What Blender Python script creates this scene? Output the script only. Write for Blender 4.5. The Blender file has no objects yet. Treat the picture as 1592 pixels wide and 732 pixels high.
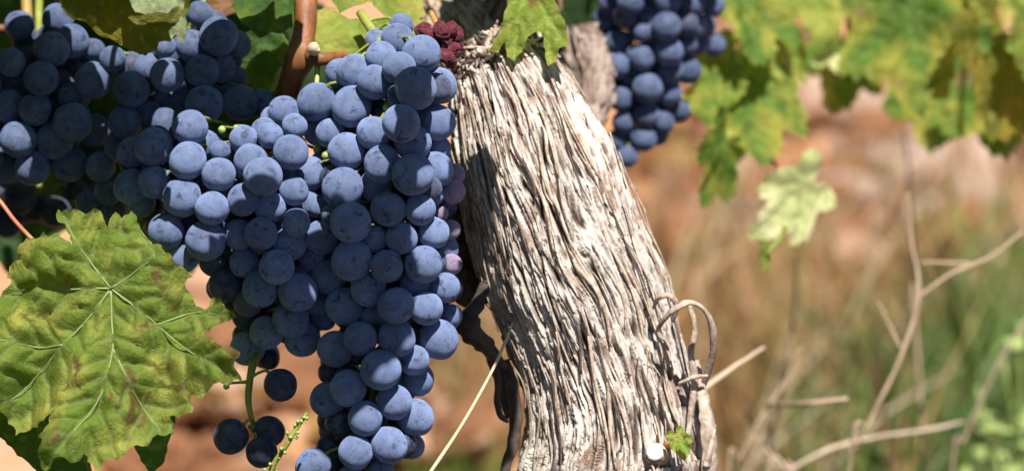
import bpy, bmesh, math, random
import numpy as np
from mathutils import Vector, Matrix, noise as mnoise
from mathutils.geometry import delaunay_2d_cdt

random.seed(7)
rad = math.radians
scene = bpy.context.scene
COL = scene.collection

# ------------------------------------------------------------------ camera
CAM = Vector((0.0, 0.0, 0.62))
PITCH = rad(12.0)
LENS = 105.0
K = 36.0 / LENS / 1592.0                 # metres per photo pixel per metre of distance
FWD = Vector((0, math.cos(PITCH), -math.sin(PITCH)))
RGT = Vector((1, 0, 0))
UPV = Vector((0, math.sin(PITCH), math.cos(PITCH)))
cd = bpy.data.cameras.new('camera')
cam = bpy.data.objects.new('camera', cd)
COL.objects.link(cam)
cam.location = CAM
cam.rotation_euler = (rad(90) - PITCH, 0, 0)
cd.lens = LENS
cd.sensor_width = 36
cd.clip_start = 0.02
cd.clip_end = 500
cd.dof.use_dof = True
cd.dof.focus_distance = 1.098
cd.dof.aperture_fstop = 7.1
cd.dof.aperture_blades = 9
scene.camera = cam

# ------------------------------------------------------------------ sky, sun, exposure
ELEV, AZ = rad(62), rad(18)              # sun high, in front of the vine and a little to the right
SUN = Vector((math.cos(ELEV) * math.sin(AZ), -math.cos(ELEV) * math.cos(AZ), math.sin(ELEV)))
w = bpy.data.worlds.new('World')
scene.world = w
w.use_nodes = True
nt = w.node_tree
bg = nt.nodes['Background']
sky = nt.nodes.new('ShaderNodeTexSky')
sky.sky_type = 'NISHITA'
sky.sun_disc = False
sky.ozone_density = 3.0
sky.air_density = 0.6
sky.dust_density = 0.3
sky.altitude = 600
sky.sun_elevation = ELEV
sky.sun_rotation = math.atan2(SUN.x, SUN.y)
nt.links.new(sky.outputs[0], bg.inputs[0])
bg.inputs[1].default_value = 0.056
sl = bpy.data.lights.new('sun', 'SUN')
sl.energy = 5.0
sl.angle = rad(0.5)
sl.color = (1.0, 0.95, 0.87)
so = bpy.data.objects.new('sun', sl)
COL.objects.link(so)
so.rotation_euler = SUN.to_track_quat('Z', 'Y').to_euler()
so.location = SUN * 5
vs = scene.view_settings
vs.view_transform = 'Standard'
vs.look = 'None'
vs.exposure = 0.8
vs.gamma = 1
vs.use_curve_mapping = False
scene.cycles.use_denoising = True
scene.cycles.max_bounces = 8
scene.cycles.sample_clamp_indirect = 6

# ------------------------------------------------------------------ helpers
def P(px, py, d):
    """a world point seen at photo pixel (px, py) standing d metres away along the view"""
    return CAM + FWD * d + RGT * ((px - 796) * K * d) + UPV * ((366 - py) * K * d)

def ground_at(px, py):
    r = FWD + RGT * ((px - 796) * K) + UPV * ((366 - py) * K)
    return CAM + r * (-CAM.z / r.z)

CAMROT = Matrix((RGT, UPV, -FWD)).transposed()       # columns: right, up, towards the viewer

def empty(name, loc, label, cat, group=None, rot=None):
    o = bpy.data.objects.new(name, None)
    o.empty_display_size = 0.01
    COL.objects.link(o)
    m = (rot or Matrix.Identity(3)).to_4x4()
    m.translation = loc
    o.matrix_world = m
    o['label'] = label
    o['category'] = cat
    if group:
        o['group'] = group
    return o

def tag(o, label, cat, group=None, kind=None):
    if label: o['label'] = label
    if cat: o['category'] = cat
    if group: o['group'] = group
    if kind: o['kind'] = kind
    return o

def link(name, me, mat=None, parent=None, world=True):
    """one mesh object; with world=True its vertices are world coordinates even under a parent"""
    o = bpy.data.objects.new(name, me)
    COL.objects.link(o)
    if mat and not me.materials:
        me.materials.append(mat)
    if parent:
        o.parent = parent
        if world:
            o.matrix_parent_inverse = parent_mat(parent).inverted()
    return o

def parent_mat(o):
    m = o.matrix_basis.copy()
    if o.parent:
        m = parent_mat(o.parent) @ o.matrix_parent_inverse @ m
    return m

def mesh_np(name, co, faces, smooth=True):
    me = bpy.data.meshes.new(name)
    me.from_pydata([tuple(c) for c in co], [], [tuple(f) for f in faces])
    if smooth:
        me.polygons.foreach_set('use_smooth', [True] * len(me.polygons))
    me.update()
    return me

def mesh_grid(name, co, closed_u=True, flip=False):
    """co: (nv, nu, 3) numpy grid -> quads, fast"""
    nv, nu, _ = co.shape
    me = bpy.data.meshes.new(name)
    me.vertices.add(nv * nu)
    me.vertices.foreach_set('co', co.reshape(-1).astype(np.float32))
    iu = np.arange(nu if closed_u else nu - 1)
    iv = np.arange(nv - 1)
    a = (iv[:, None] * nu + iu[None, :])
    b = (iv[:, None] * nu + (iu[None, :] + 1) % nu)
    q = np.stack([a, a + nu, b + nu, b] if flip else [a, b, b + nu, a + nu], -1).reshape(-1, 4)
    n = len(q)
    me.loops.add(n * 4)
    me.loops.foreach_set('vertex_index', q.reshape(-1).astype(np.int32))
    me.polygons.add(n)
    me.polygons.foreach_set('loop_start', np.arange(0, n * 4, 4, dtype=np.int32))
    me.polygons.foreach_set('use_smooth', np.ones(n, dtype=bool))
    me.update(calc_edges=True)
    return me

def attr(me, name, vals):
    a = me.attributes.new(name, 'FLOAT', 'POINT')
    a.data.foreach_set('value', np.asarray(vals, dtype=np.float32).reshape(-1))

def spline(pts, n):
    """Catmull-Rom through points (lists of floats, any dimension)"""
    p = np.array([list(q) for q in pts], dtype=float)
    p = np.vstack([2 * p[0] - p[1], p, 2 * p[-1] - p[-2]])
    m = len(p) - 3
    t = np.linspace(0, m - 1e-9, n)
    i = t.astype(int)
    f = (t - i)[:, None]
    a, b, c, d = p[i], p[i + 1], p[i + 2], p[i + 3]
    return 0.5 * (2 * b + (c - a) * f + (2 * a - 5 * b + 4 * c - d) * f ** 2 + (3 * b - a - 3 * c + d) * f ** 3)

class MB:
    """collects pieces that become ONE mesh"""
    def __init__(s):
        s.v, s.f = [], []
    def add(s, v, f):
        o = len(s.v)
        s.v += [tuple(q) for q in v]
        s.f += [tuple(i + o for i in q) for q in f]
    def tube(s, pts, radii, n=24, seg=10, lump=0.0):
        arr = [list(p) + [r] for p, r in zip(pts, radii)]
        c = spline(arr, n)
        ring = []
        side = None
        for i in range(n):
            t = Vector(c[min(i + 1, n - 1), :3] - c[max(i - 1, 0), :3])
            t.normalize()
            if side is None:
                side = t.orthogonal().normalized()
            side = (side - t * side.dot(t)).normalized()
            o = t.cross(side)
            for k in range(seg):
                a = 2 * math.pi * k / seg
                q = Vector(c[i, :3])
                r = c[i, 3]
                d = side * math.cos(a) + o * math.sin(a)
                if lump:
                    r *= 1 + lump * mnoise.noise(q * 120 + d * 0.7)
                ring.append(q + d * r)
        f = []
        for i in range(n - 1):
            for k in range(seg):
                k2 = (k + 1) % seg
                f.append((i * seg + k, i * seg + k2, (i + 1) * seg + k2, (i + 1) * seg + k))
        f.append(tuple(range(seg))[::-1])
        f.append(tuple(range((n - 1) * seg, n * seg)))
        s.add(ring, f)
    def ribbon(s, pts, widths, normals, thick, n=30, rough=0.0):
        """a strip with thickness: pts world, normals = the way its face looks"""
        arr = [list(p) + [wd] + list(nn) for p, wd, nn in zip(pts, widths, normals)]
        c = spline(arr, n)
        vv = []
        for i in range(n):
            t = Vector(c[min(i + 1, n - 1), :3] - c[max(i - 1, 0), :3]).normalized()
            nn = Vector(c[i, 4:7])
            nn = (nn - t * nn.dot(t)).normalized()
            b = t.cross(nn)
            q = Vector(c[i, :3])
            wd = max(c[i, 3], 1e-4) * 0.5
            e1 = wd * (1 + rough * mnoise.noise(q * 300))
            e2 = wd * (1 + rough * mnoise.noise(q * 300 + Vector((5, 5, 5))))
            cup = nn * (wd * 0.35)
            h = nn * thick * 0.5
            vv += [q - b * e1 + h, q + cup + h, q + b * e2 + h, q + b * e2 - h, q + cup - h, q - b * e1 - h]
        f = []
        for i in range(n - 1):
            for k in range(6):
                k2 = (k + 1) % 6
                f.append((i * 6 + k, i * 6 + k2, (i + 1) * 6 + k2, (i + 1) * 6 + k))
        f.append((5, 4, 3, 2, 1, 0))
        f.append(tuple((n - 1) * 6 + k for k in range(6)))
        s.add(vv, f)
    def build(s, name, mat, parent=None, smooth=True):
        me = mesh_np(name, s.v, s.f, smooth)
        return link(name, me, mat, parent)

# ------------------------------------------------------------------ numpy noise
def perlin(x, y, seed=0):
    r = np.random.RandomState(seed)
    perm = r.permutation(512)
    ang = r.rand(512) * 2 * math.pi
    gx, gy = np.cos(ang), np.sin(ang)
    xi = np.floor(x).astype(int); yi = np.floor(y).astype(int)
    xf = x - xi; yf = y - yi
    u = xf ** 3 * (xf * (xf * 6 - 15) + 10); v = yf ** 3 * (yf * (yf * 6 - 15) + 10)
    def g(i, j, dx, dy):
        h = perm[(perm[i % 512] + j) % 512]
        return gx[h] * dx + gy[h] * dy
    a = g(xi, yi, xf, yf); b = g(xi + 1, yi, xf - 1, yf)
    c = g(xi, yi + 1, xf, yf - 1); d = g(xi + 1, yi + 1, xf - 1, yf - 1)
    return (a + (b - a) * u) * (1 - v) + (c + (d - c) * u) * v

def sstep(a, b, x):
    t = np.clip((x - a) / (b - a), 0, 1)
    return t * t * (3 - 2 * t)

# ------------------------------------------------------------------ materials
class N:
    """small node-tree writer"""
    def __init__(s, name):
        s.m = bpy.data.materials.new(name)
        s.m.use_nodes = True
        s.t = s.m.node_tree
        s.b = s.t.nodes['Principled BSDF']
        s.out = s.t.nodes['Material Output']
    def n(s, typ, **kw):
        x = s.t.nodes.new(typ)
        for k, v in kw.items():
            setattr(x, k, v)
        return x
    def l(s, a, b):
        s.t.links.new(a, b)
    def coord(s, which='Object', scale=None, rnd=False):
        tc = s.n('ShaderNodeTexCoord').outputs[which]
        if rnd:
            oi = s.n('ShaderNodeObjectInfo')
            ml = s.n('ShaderNodeMath', operation='MULTIPLY'); ml.inputs[1].default_value = 57.0
            s.l(oi.outputs['Random'], ml.inputs[0])
            ad = s.n('ShaderNodeVectorMath', operation='ADD')
            s.l(tc, ad.inputs[0]); s.l(ml.outputs[0], ad.inputs[1])
            tc = ad.outputs[0]
        if scale is not None:
            mp = s.n('ShaderNodeMapping')
            mp.inputs['Scale'].default_value = scale if hasattr(scale, '__len__') else (scale,) * 3
            s.l(tc, mp.inputs[0])
            tc = mp.outputs[0]
        return tc
    def noise(s, vec, scale, detail=4, rough=0.55, dist=0.0):
        x = s.n('ShaderNodeTexNoise')
        x.inputs['Scale'].default_value = scale
        x.inputs['Detail'].default_value = detail
        x.inputs['Roughness'].default_value = rough
        x.inputs['Distortion'].default_value = dist
        s.l(vec, x.inputs['Vector'])
        return x.outputs['Fac']
    def ramp(s, fac, a, b, va=0.0, vb=1.0):
        x = s.n('ShaderNodeMapRange')
        x.inputs['From Min'].default_value = a; x.inputs['From Max'].default_value = b
        x.inputs['To Min'].default_value = va; x.inputs['To Max'].default_value = vb
        x.clamp = True
        s.l(fac, x.inputs['Value'])
        return x.outputs[0]
    def mix(s, fac, a, b):
        x = s.n('ShaderNodeMix', data_type='RGBA')
        for val, sock in ((fac, x.inputs[0]), (a, x.inputs[6]), (b, x.inputs[7])):
            if hasattr(val, 'is_linked'):
                s.l(val, sock)
            else:
                sock.default_value = val if not hasattr(val, '__len__') else (*val, 1.0)
        return x.outputs[2]
    def math(s, op, a, b=None):
        x = s.n('ShaderNodeMath', operation=op)
        for val, sock in ((a, x.inputs[0]), (b, x.inputs[1])):
            if val is None: continue
            if hasattr(val, 'is_linked'): s.l(val, sock)
            else: sock.default_value = val
        return x.outputs[0]
    def attr(s, name):
        x = s.n('ShaderNodeAttribute'); x.attribute_name = name
        return x.outputs['Fac']
    def bump(s, h, strength, dist):
        x = s.n('ShaderNodeBump')
        x.inputs['Strength'].default_value = strength
        x.inputs['Distance'].default_value = dist
        s.l(h, x.inputs['Height'])
        s.l(x.outputs[0], s.b.inputs['Normal'])
        return x
    def col(s, c):
        if hasattr(c, 'is_linked'): s.l(c, s.b.inputs['Base Color'])
        else: s.b.inputs['Base Color'].default_value = (*c, 1)
    def rough(s, v):
        s.b.inputs['Roughness'].default_value = v
    def spec(s, v):
        s.b.inputs['Specular IOR Level'].default_value = v

def grape_mat(name, skin, bloom, lo, hi, rough=0.5):
    """dark skin under a dusty wax bloom that is rubbed off here and there"""
    m = N(name)
    v = m.coord('Object', 1.0, rnd=True)
    big = m.noise(v, 1.3, 3, 0.6, 0.4)
    fine = m.noise(v, 11.0, 4, 0.65)
    f = m.math('ADD', m.ramp(big, 0.3, 0.68, lo, hi), m.ramp(fine, 0.3, 0.7, -0.11, 0.11))
    rub = m.noise(v, 1.9, 3, 0.55, 0.5)
    f = m.math('MULTIPLY', f, m.ramp(rub, 0.30, 0.42, 0.35, 1.0))
    # each berry has its own amount of bloom
    oi = m.n('ShaderNodeObjectInfo')
    f = m.math('MULTIPLY', f, m.ramp(oi.outputs['Random'], 0, 1, 0.80, 1.12))
    c = m.mix(f, skin, bloom)
    specks = m.noise(v, 9.0, 2, 0.5)
    c = m.mix(m.ramp(specks, 0.735, 0.77, 0, 0.75), c, (0.16, 0.075, 0.03))
    # the small brown scar at the free end
    nv_ = m.n('ShaderNodeVectorMath', operation='NORMALIZE'); m.l(m.coord('Object'), nv_.inputs[0])
    sep = m.n('ShaderNodeSeparateXYZ'); m.l(nv_.outputs[0], sep.inputs[0])
    c = m.mix(m.math('MULTIPLY', m.ramp(sep.outputs[2], -0.9955, -0.9985, 0, 0.85), m.ramp(oi.outputs['Random'], 0.4, 0.5)), c, (0.13, 0.075, 0.04))
    m.col(c)
    m.rough(rough + 0.08)
    m.spec(0.22)
    m.b.inputs['Diffuse Roughness'].default_value = 1.0
    m.bump(fine, 0.12, 0.02)
    return m.m

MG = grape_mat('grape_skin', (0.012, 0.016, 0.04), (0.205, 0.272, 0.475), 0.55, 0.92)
MG_MID = grape_mat('grape_skin_shade_tone', (0.010, 0.014, 0.036), (0.155, 0.208, 0.365), 0.42, 0.85)  # bloom darkened to put shade into the set-back bunches
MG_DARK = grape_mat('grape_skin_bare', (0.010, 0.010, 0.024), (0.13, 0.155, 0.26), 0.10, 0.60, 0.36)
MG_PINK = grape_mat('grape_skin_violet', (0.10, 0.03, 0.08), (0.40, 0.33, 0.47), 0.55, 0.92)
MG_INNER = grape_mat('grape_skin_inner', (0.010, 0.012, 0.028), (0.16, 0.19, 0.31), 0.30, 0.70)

def simple_mat(name, c1, c2, scale, rough=0.7, bump=0.3, bdist=0.002, stretch=(1, 1, 1), spec=0.3, lo=0.35, hi=0.65, coord='Object'):
    m = N(name)
    v = m.coord(coord, stretch)
    f = m.noise(v, scale, 6, 0.62, 0.3)
    m.col(m.mix(m.ramp(f, lo, hi), c1, c2))
    m.rough(rough); m.spec(spec)
    if bump:
        m.bump(m.noise(v, scale * 2.2, 5, 0.6), bump, bdist)
    return m.m

M_STEM = simple_mat('grape_stem_green', (0.16, 0.20, 0.035), (0.30, 0.33, 0.07), 140, 0.55)
M_BERRY = simple_mat('unripe_berry', (0.22, 0.30, 0.07), (0.42, 0.46, 0.14), 3, 0.4, 0)
M_CANE = simple_mat('cane_bark', (0.14, 0.050, 0.018), (0.34, 0.145, 0.06), 90, 0.5, 0.5, 0.002, (1, 1, 0.25))
M_CANE_G = simple_mat('cane_green_yellow', (0.30, 0.24, 0.06), (0.45, 0.26, 0.08), 60, 0.5, 0.2)
M_PETIOLE = simple_mat('petiole_red', (0.42, 0.13, 0.09), (0.48, 0.26, 0.12), 50, 0.5, 0)
M_PETIOLE_G = simple_mat('petiole_green', (0.25, 0.30, 0.07), (0.40, 0.36, 0.12), 50, 0.5, 0)
M_STRAW = simple_mat('dry_straw', (0.52, 0.40, 0.24), (0.68, 0.56, 0.38), 70, 0.7, 0.2)
M_TWIG = simple_mat('dead_stalk', (0.34, 0.235, 0.155), (0.50, 0.37, 0.26), 30, 0.8, 0.3)
M_TWIG_P = simple_mat('dead_stalk_pale', (0.42, 0.32, 0.23), (0.60, 0.48, 0.36), 30, 0.8, 0.3)
M_STONE = simple_mat('stone_pink', (0.42, 0.27, 0.19), (0.56, 0.43, 0.35), 14, 0.9, 0.6, 0.01)
M_RAISIN = simple_mat('raisin_skin', (0.05, 0.008, 0.016), (0.26, 0.03, 0.055), 260, 0.35, 0.6, 0.002, spec=0.6)
M_CUT = simple_mat('white_cut_wood', (0.78, 0.76, 0.72), (0.86, 0.85, 0.83), 200, 0.6, 0.2)
M_WEED = simple_mat('weed_leaf', (0.21, 0.29, 0.07), (0.36, 0.44, 0.16), 20, 0.5, 0)

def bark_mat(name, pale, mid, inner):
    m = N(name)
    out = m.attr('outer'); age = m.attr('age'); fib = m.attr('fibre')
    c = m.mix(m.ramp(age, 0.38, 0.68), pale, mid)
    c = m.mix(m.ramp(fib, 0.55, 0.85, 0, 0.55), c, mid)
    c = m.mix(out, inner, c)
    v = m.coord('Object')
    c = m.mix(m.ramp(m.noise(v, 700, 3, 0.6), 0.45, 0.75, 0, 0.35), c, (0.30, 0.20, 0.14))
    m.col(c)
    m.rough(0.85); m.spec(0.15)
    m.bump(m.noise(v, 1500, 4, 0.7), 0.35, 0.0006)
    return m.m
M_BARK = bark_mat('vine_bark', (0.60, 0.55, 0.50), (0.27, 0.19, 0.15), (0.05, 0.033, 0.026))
M_STRIP = simple_mat('bark_strip_weathered', (0.28, 0.19, 0.14), (0.62, 0.52, 0.43), 260, 0.85, 0.5, 0.001)
M_STRIP_D = simple_mat('bark_strip_dark', (0.045, 0.034, 0.03), (0.13, 0.095, 0.08), 180, 0.8, 0.5, 0.001)  # dark tone for some loose strips, and shade painted into the flaps

def leaf_mat(name, green, yellow, ylo, yhi, blotch=(0.30, 0.10, 0.06), bl=0.62, transl=0.5, scale=60, veinc=None, gloss=0.42):
    m = N(name)
    v = m.coord('Object', 1.0, rnd=True)
    vd = m.attr('vein')                       # distance from the veins, in metres / 0.012
    f = m.math('ADD', m.noise(v, scale, 5, 0.62, 0.5), m.ramp(vd, 0.0, 1.2, -0.16, 0.12))
    c = m.mix(m.ramp(f, ylo, yhi), green, yellow)
    b = m.noise(v, scale * 0.75, 5, 0.6, 0.8)
    c = m.mix(m.ramp(b, bl, bl + 0.05, 0, 0.8), c, blotch)
    fine = m.noise(v, scale * 9, 3, 0.6)
    c = m.mix(m.ramp(fine, 0.4, 0.75, 0, 0.28), c, tuple(q * 0.5 for q in green))
    lat = m.attr('lateral')
    vc = veinc or tuple(min(1, q * 1.6 + 0.05) for q in green)
    c = m.mix(m.ramp(lat, 0.40, 0.85, 0, 0.6), c, vc)
    m.col(c)
    m.rough(gloss); m.spec(0.4)
    h = m.math('ADD', m.noise(v, scale * 9, 5, 0.68), m.math('MULTIPLY', lat, -0.5))
    bp = m.bump(h, 0.7, 0.0022)
    tr = m.n('ShaderNodeBsdfTranslucent')
    hs = m.n('ShaderNodeHueSaturation'); hs.inputs['Saturation'].default_value = 1.1; hs.inputs['Value'].default_value = 1.25
    m.l(c, hs.inputs['Color'])
    m.l(hs.outputs[0], tr.inputs['Color'])
    m.l(bp.outputs[0], tr.inputs['Normal'])
    mx = m.n('ShaderNodeMixShader'); mx.inputs[0].default_value = transl
    m.l(m.b.outputs[0], mx.inputs[1]); m.l(tr.outputs[0], mx.inputs[2])
    m.l(mx.outputs[0], m.out.inputs['Surface'])
    return m.m

ML_BIG = leaf_mat('leaf_green_yellow', (0.20, 0.30, 0.04), (0.50, 0.51, 0.11), 0.40, 0.68, (0.21, 0.095, 0.045), 0.58, scale=75, gloss=0.6, veinc=(0.30, 0.37, 0.13))
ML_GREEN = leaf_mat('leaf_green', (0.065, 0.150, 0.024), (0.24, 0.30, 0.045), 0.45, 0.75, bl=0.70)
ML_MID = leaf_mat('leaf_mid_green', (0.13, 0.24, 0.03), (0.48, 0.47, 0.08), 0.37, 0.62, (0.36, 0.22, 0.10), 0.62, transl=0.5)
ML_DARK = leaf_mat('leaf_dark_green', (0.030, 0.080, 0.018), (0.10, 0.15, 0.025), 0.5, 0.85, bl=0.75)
ML_YEL = leaf_mat('leaf_yellow_green', (0.24, 0.33, 0.045), (0.58, 0.55, 0.13), 0.38, 0.62, (0.30, 0.13, 0.05), 0.66)
ML_OLIVE = leaf_mat('leaf_olive', (0.17, 0.18, 0.018), (0.32, 0.25, 0.025), 0.40, 0.66, (0.20, 0.08, 0.02), 0.64)
ML_GREY = leaf_mat('leaf_underside', (0.25, 0.30, 0.15), (0.38, 0.41, 0.22), 0.4, 0.7, bl=0.72, transl=0.25, gloss=0.7)
ML_CREAM = leaf_mat('leaf_cream', (0.46, 0.52, 0.20), (0.76, 0.74, 0.42), 0.32, 0.56, (0.5, 0.38, 0.12), 0.72, transl=0.3)
ML_ORANGE = leaf_mat('leaf_orange_turning', (0.33, 0.28, 0.06), (0.55, 0.24, 0.10), 0.36, 0.62, (0.50, 0.22, 0.14), 0.55)
ML_BROWN = leaf_mat('leaf_brown_dry', (0.20, 0.09, 0.035), (0.32, 0.17, 0.08), 0.4, 0.7, bl=0.7, transl=0.2)
ML_TAN = leaf_mat('leaf_fallen', (0.42, 0.25, 0.15), (0.58, 0.40, 0.29), 0.4, 0.65, bl=0.75, transl=0.15, gloss=0.7)

# ------------------------------------------------------------------ ground
def build_ground():
    n = 420
    t = np.linspace(-1, 1, n)
    ax = np.sinh(t * 5.2) / math.sinh(5.2) * 80
    X, Y = np.meshgrid(ax, ax + 0.0)
    Y = Y + 2.6
    Z = 0.035 * perlin(X * 1.7, Y * 1.7, 1) + 0.022 * perlin(X * 5, Y * 5, 2) + 0.012 * perlin(X * 13, Y * 13, 3) + 0.006 * perlin(X * 34, Y * 34, 4)
    me = mesh_grid('ground', np.stack([X, Y, Z], -1), False)
    m = N('orange_soil')
    v = m.coord('Object')
    f1 = m.noise(v, 1.6, 6, 0.6, 0.4)
    f2 = m.noise(v, 9, 6, 0.65, 0.3)
    c = m.mix(m.ramp(f1, 0.34, 0.66), (0.52, 0.22, 0.09), (0.46, 0.26, 0.13))
    c = m.mix(m.ramp(f2, 0.44, 0.60, 0, 0.85), c, (0.46, 0.30, 0.21))
    c = m.mix(m.ramp(m.noise(v, 6.5, 4, 0.6), 0.52, 0.60, 0, 0.8), c, (0.15, 0.068, 0.032))
    # soil darkened out of view so less light bounces onto the grapes
    sp = m.n('ShaderNodeSeparateXYZ'); m.l(v, sp.inputs[0])
    row = m.math('ADD', sp.outputs[1], m.ramp(f2, 0.3, 0.7, -0.15, 0.15))
    c = m.mix(m.ramp(row, 1.55, 1.85, 0.9, 0.0), c, (0.055, 0.042, 0.026))
    m.col(c)
    m.rough(0.95); m.spec(0.1)
    m.bump(m.noise(v, 40, 6, 0.7), 0.7, 0.01)
    o = link('ground', me, m.m)
    o['kind'] = 'structure'
    o['label'] = 'orange brown vineyard soil behind and under the vine'
build_ground()

def ground_z(x, y):
    X = np.array([x]); Y = np.array([y])
    return float((0.035 * perlin(X * 1.7, Y * 1.7, 1) + 0.022 * perlin(X * 5, Y * 5, 2) + 0.012 * perlin(X * 13, Y * 13, 3))[0])

# ------------------------------------------------------------------ grape vine trunk
def bark_tube(name, pts, nu, nv, seed, parent, amp=1.0, rnd_ends=True, bark=M_BARK, flow=0.0):
    """pts: (Vector, radius). Surface is cut by long braided cracks between raised plates."""
    c = spline([list(p) + [r] for p, r in pts], nv)
    cen, R = c[:, :3], c[:, 3]
    tan = np.gradient(cen, axis=0)
    seg = np.linalg.norm(tan, axis=1)
    tan /= seg[:, None]
    L = np.cumsum(seg) * 1000                                  # mm along
    back = np.array(list(-FWD))
    side = np.cross(tan, back); side /= np.linalg.norm(side, axis=1)[:, None]
    out = np.cross(side, tan)
    u = np.linspace(0, 2 * math.pi, nu, endpoint=False)
    U, LL = np.meshgrid(u, L)
    A = U * (R.mean() * 1000)                                  # mm around
    # warp so that the fibres wander and braid
    Aw = A + 6 * perlin(A / 34, LL / 60, seed) + 1.8 * perlin(A / 12, LL / 34, seed + 1) + 0.55 * perlin(A / 5, LL / 11, seed + 9) + flow * np.clip(LL - 105, 0, 90) * 0.5
    n1 = perlin(Aw / 4.6, LL / 60, seed + 2)
    n2 = perlin(Aw / 1.8, LL / 20, seed + 3)
    n3 = perlin(Aw / 0.8, LL / 9, seed + 4)
    n5 = perlin(A / 28, LL / 36, seed + 6)
    n6 = perlin(Aw / 2.6, LL / 5.0, seed + 7)
    gate1 = sstep(-0.25, 0.10, perlin(Aw / 6.0, LL / 16.0, seed + 11))
    gate2 = sstep(-0.10, 0.20, perlin(Aw / 3.0, LL / 8.0, seed + 12))
    cr1 = np.exp(-(n1 / 0.065) ** 2) * gate1
    cr2 = np.exp(-(n2 / 0.085) ** 2) * gate2
    # thin flakes lying over each other: sharp steps, long pointed ends, torn across here and there
    q = 4.6 * (perlin(Aw / 3.4, LL / 44, seed + 5) + 0.55 * perlin(Aw / 1.35, LL / 15, seed + 14) + 0.16 * n6)
    lev = np.floor(q); fr = q - lev
    ter = lev + sstep(0.86, 1.0, fr) - 0.30 * fr
    q2 = 3.0 * perlin(Aw / 1.1, LL / 12, seed + 15); lev2 = np.floor(q2)
    ter2 = lev2 + sstep(0.8, 1.0, q2 - lev2)
    tone = np.modf(np.abs(np.sin(lev * 12.9898 + np.floor(1.4 * perlin(Aw / 9, LL / 30, seed + 16) * 3) * 78.233) * 43758.5453))[0]
    H = 3.4 * n5 + 0.62 * ter + 0.22 * ter2 - 2.6 * cr1 - 1.1 * cr2 + 0.28 * n3 + 0.30 * n6 + 0.5 * n1     # mm
    if amp != 1.0: H = H * amp
    Rr = R[:, None] + H / 1000.0
    if rnd_ends:
        k = np.linspace(0, 1, nv)
        capf = np.sqrt(np.clip(1 - np.clip((0.035 - k) / 0.035, 0, 1) ** 2, 0.0, 1))
        Rr = Rr * capf[:, None]
    co = cen[:, None, :] + Rr[..., None] * (np.cos(U)[..., None] * side[:, None, :] + np.sin(U)[..., None] * out[:, None, :] * 0.92)
    me = mesh_grid(name, co, True, True)
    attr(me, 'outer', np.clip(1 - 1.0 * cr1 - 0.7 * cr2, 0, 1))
    attr(me, 'age', 0.42 + 0.42 * (tone - 0.5) + 0.50 * perlin(A / 13, LL / 17, seed + 8) + 0.32 * perlin(Aw / 1.6, LL / 6, seed + 13))
    attr(me, 'fibre', 0.5 + 0.9 * perlin(Aw / 0.7, LL / 9, seed + 10))
    return link(name, me, bark, parent), (cen, R, side, out)

def px_r(r, d): return r * K * d

TR = [  # px, py, half width px, distance: down the visible trunk
    (768, 92, 68, 1.172), (780, 112, 82, 1.168), (795, 150, 98, 1.163), (813, 205, 112, 1.158), (834, 270, 125, 1.154), (856, 340, 133, 1.152),
    (880, 405, 136, 1.151), (909, 470, 137, 1.150), (930, 540, 134, 1.150), (945, 610, 136, 1.150), (955, 680, 146, 1.150), (957, 740, 156, 1.150)]
trunk = empty('grape_vine_trunk', Vector((P(956, 740, 1.15).x + 0.005, P(956, 740, 1.15).y, 0)),
              'thick gnarled old vine trunk with shredded pale bark leaning beside the grapes', 'trunk')
pts = [(P(x, y, d), px_r(h * 0.975, d)) for x, y, h, d in TR]
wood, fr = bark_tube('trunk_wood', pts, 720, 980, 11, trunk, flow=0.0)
cen_t, R_t, side_t, out_t = fr
# the trunk goes on below the picture down into the ground
bp = pts[-1][0]
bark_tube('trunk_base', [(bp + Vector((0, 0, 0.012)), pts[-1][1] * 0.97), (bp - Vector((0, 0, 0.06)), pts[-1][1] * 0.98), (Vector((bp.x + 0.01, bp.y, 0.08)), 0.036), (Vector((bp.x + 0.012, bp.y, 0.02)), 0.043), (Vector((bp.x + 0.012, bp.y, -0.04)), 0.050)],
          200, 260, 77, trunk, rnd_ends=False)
# old arms of the vine head, behind
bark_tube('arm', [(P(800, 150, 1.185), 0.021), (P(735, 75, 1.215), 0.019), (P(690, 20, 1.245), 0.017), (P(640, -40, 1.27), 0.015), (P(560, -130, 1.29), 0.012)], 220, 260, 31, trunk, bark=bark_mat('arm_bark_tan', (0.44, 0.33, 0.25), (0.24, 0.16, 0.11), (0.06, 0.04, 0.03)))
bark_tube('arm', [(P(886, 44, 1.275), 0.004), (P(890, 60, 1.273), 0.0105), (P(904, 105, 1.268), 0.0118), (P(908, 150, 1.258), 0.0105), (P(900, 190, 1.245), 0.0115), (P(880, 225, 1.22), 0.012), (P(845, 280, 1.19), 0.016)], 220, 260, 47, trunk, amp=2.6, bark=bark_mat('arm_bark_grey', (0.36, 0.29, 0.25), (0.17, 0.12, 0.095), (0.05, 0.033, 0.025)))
bark_tube('arm', [(P(780, 130, 1.19), 0.018), (P(790, 50, 1.22), 0.018), (P(820, -30, 1.25), 0.016), (P(860, -130, 1.27), 0.012)], 200, 220, 53, trunk, amp=1.2, bark=bark_mat('arm_bark_brown', (0.20, 0.125, 0.08), (0.10, 0.06, 0.035), (0.04, 0.025, 0.017)))

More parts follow.
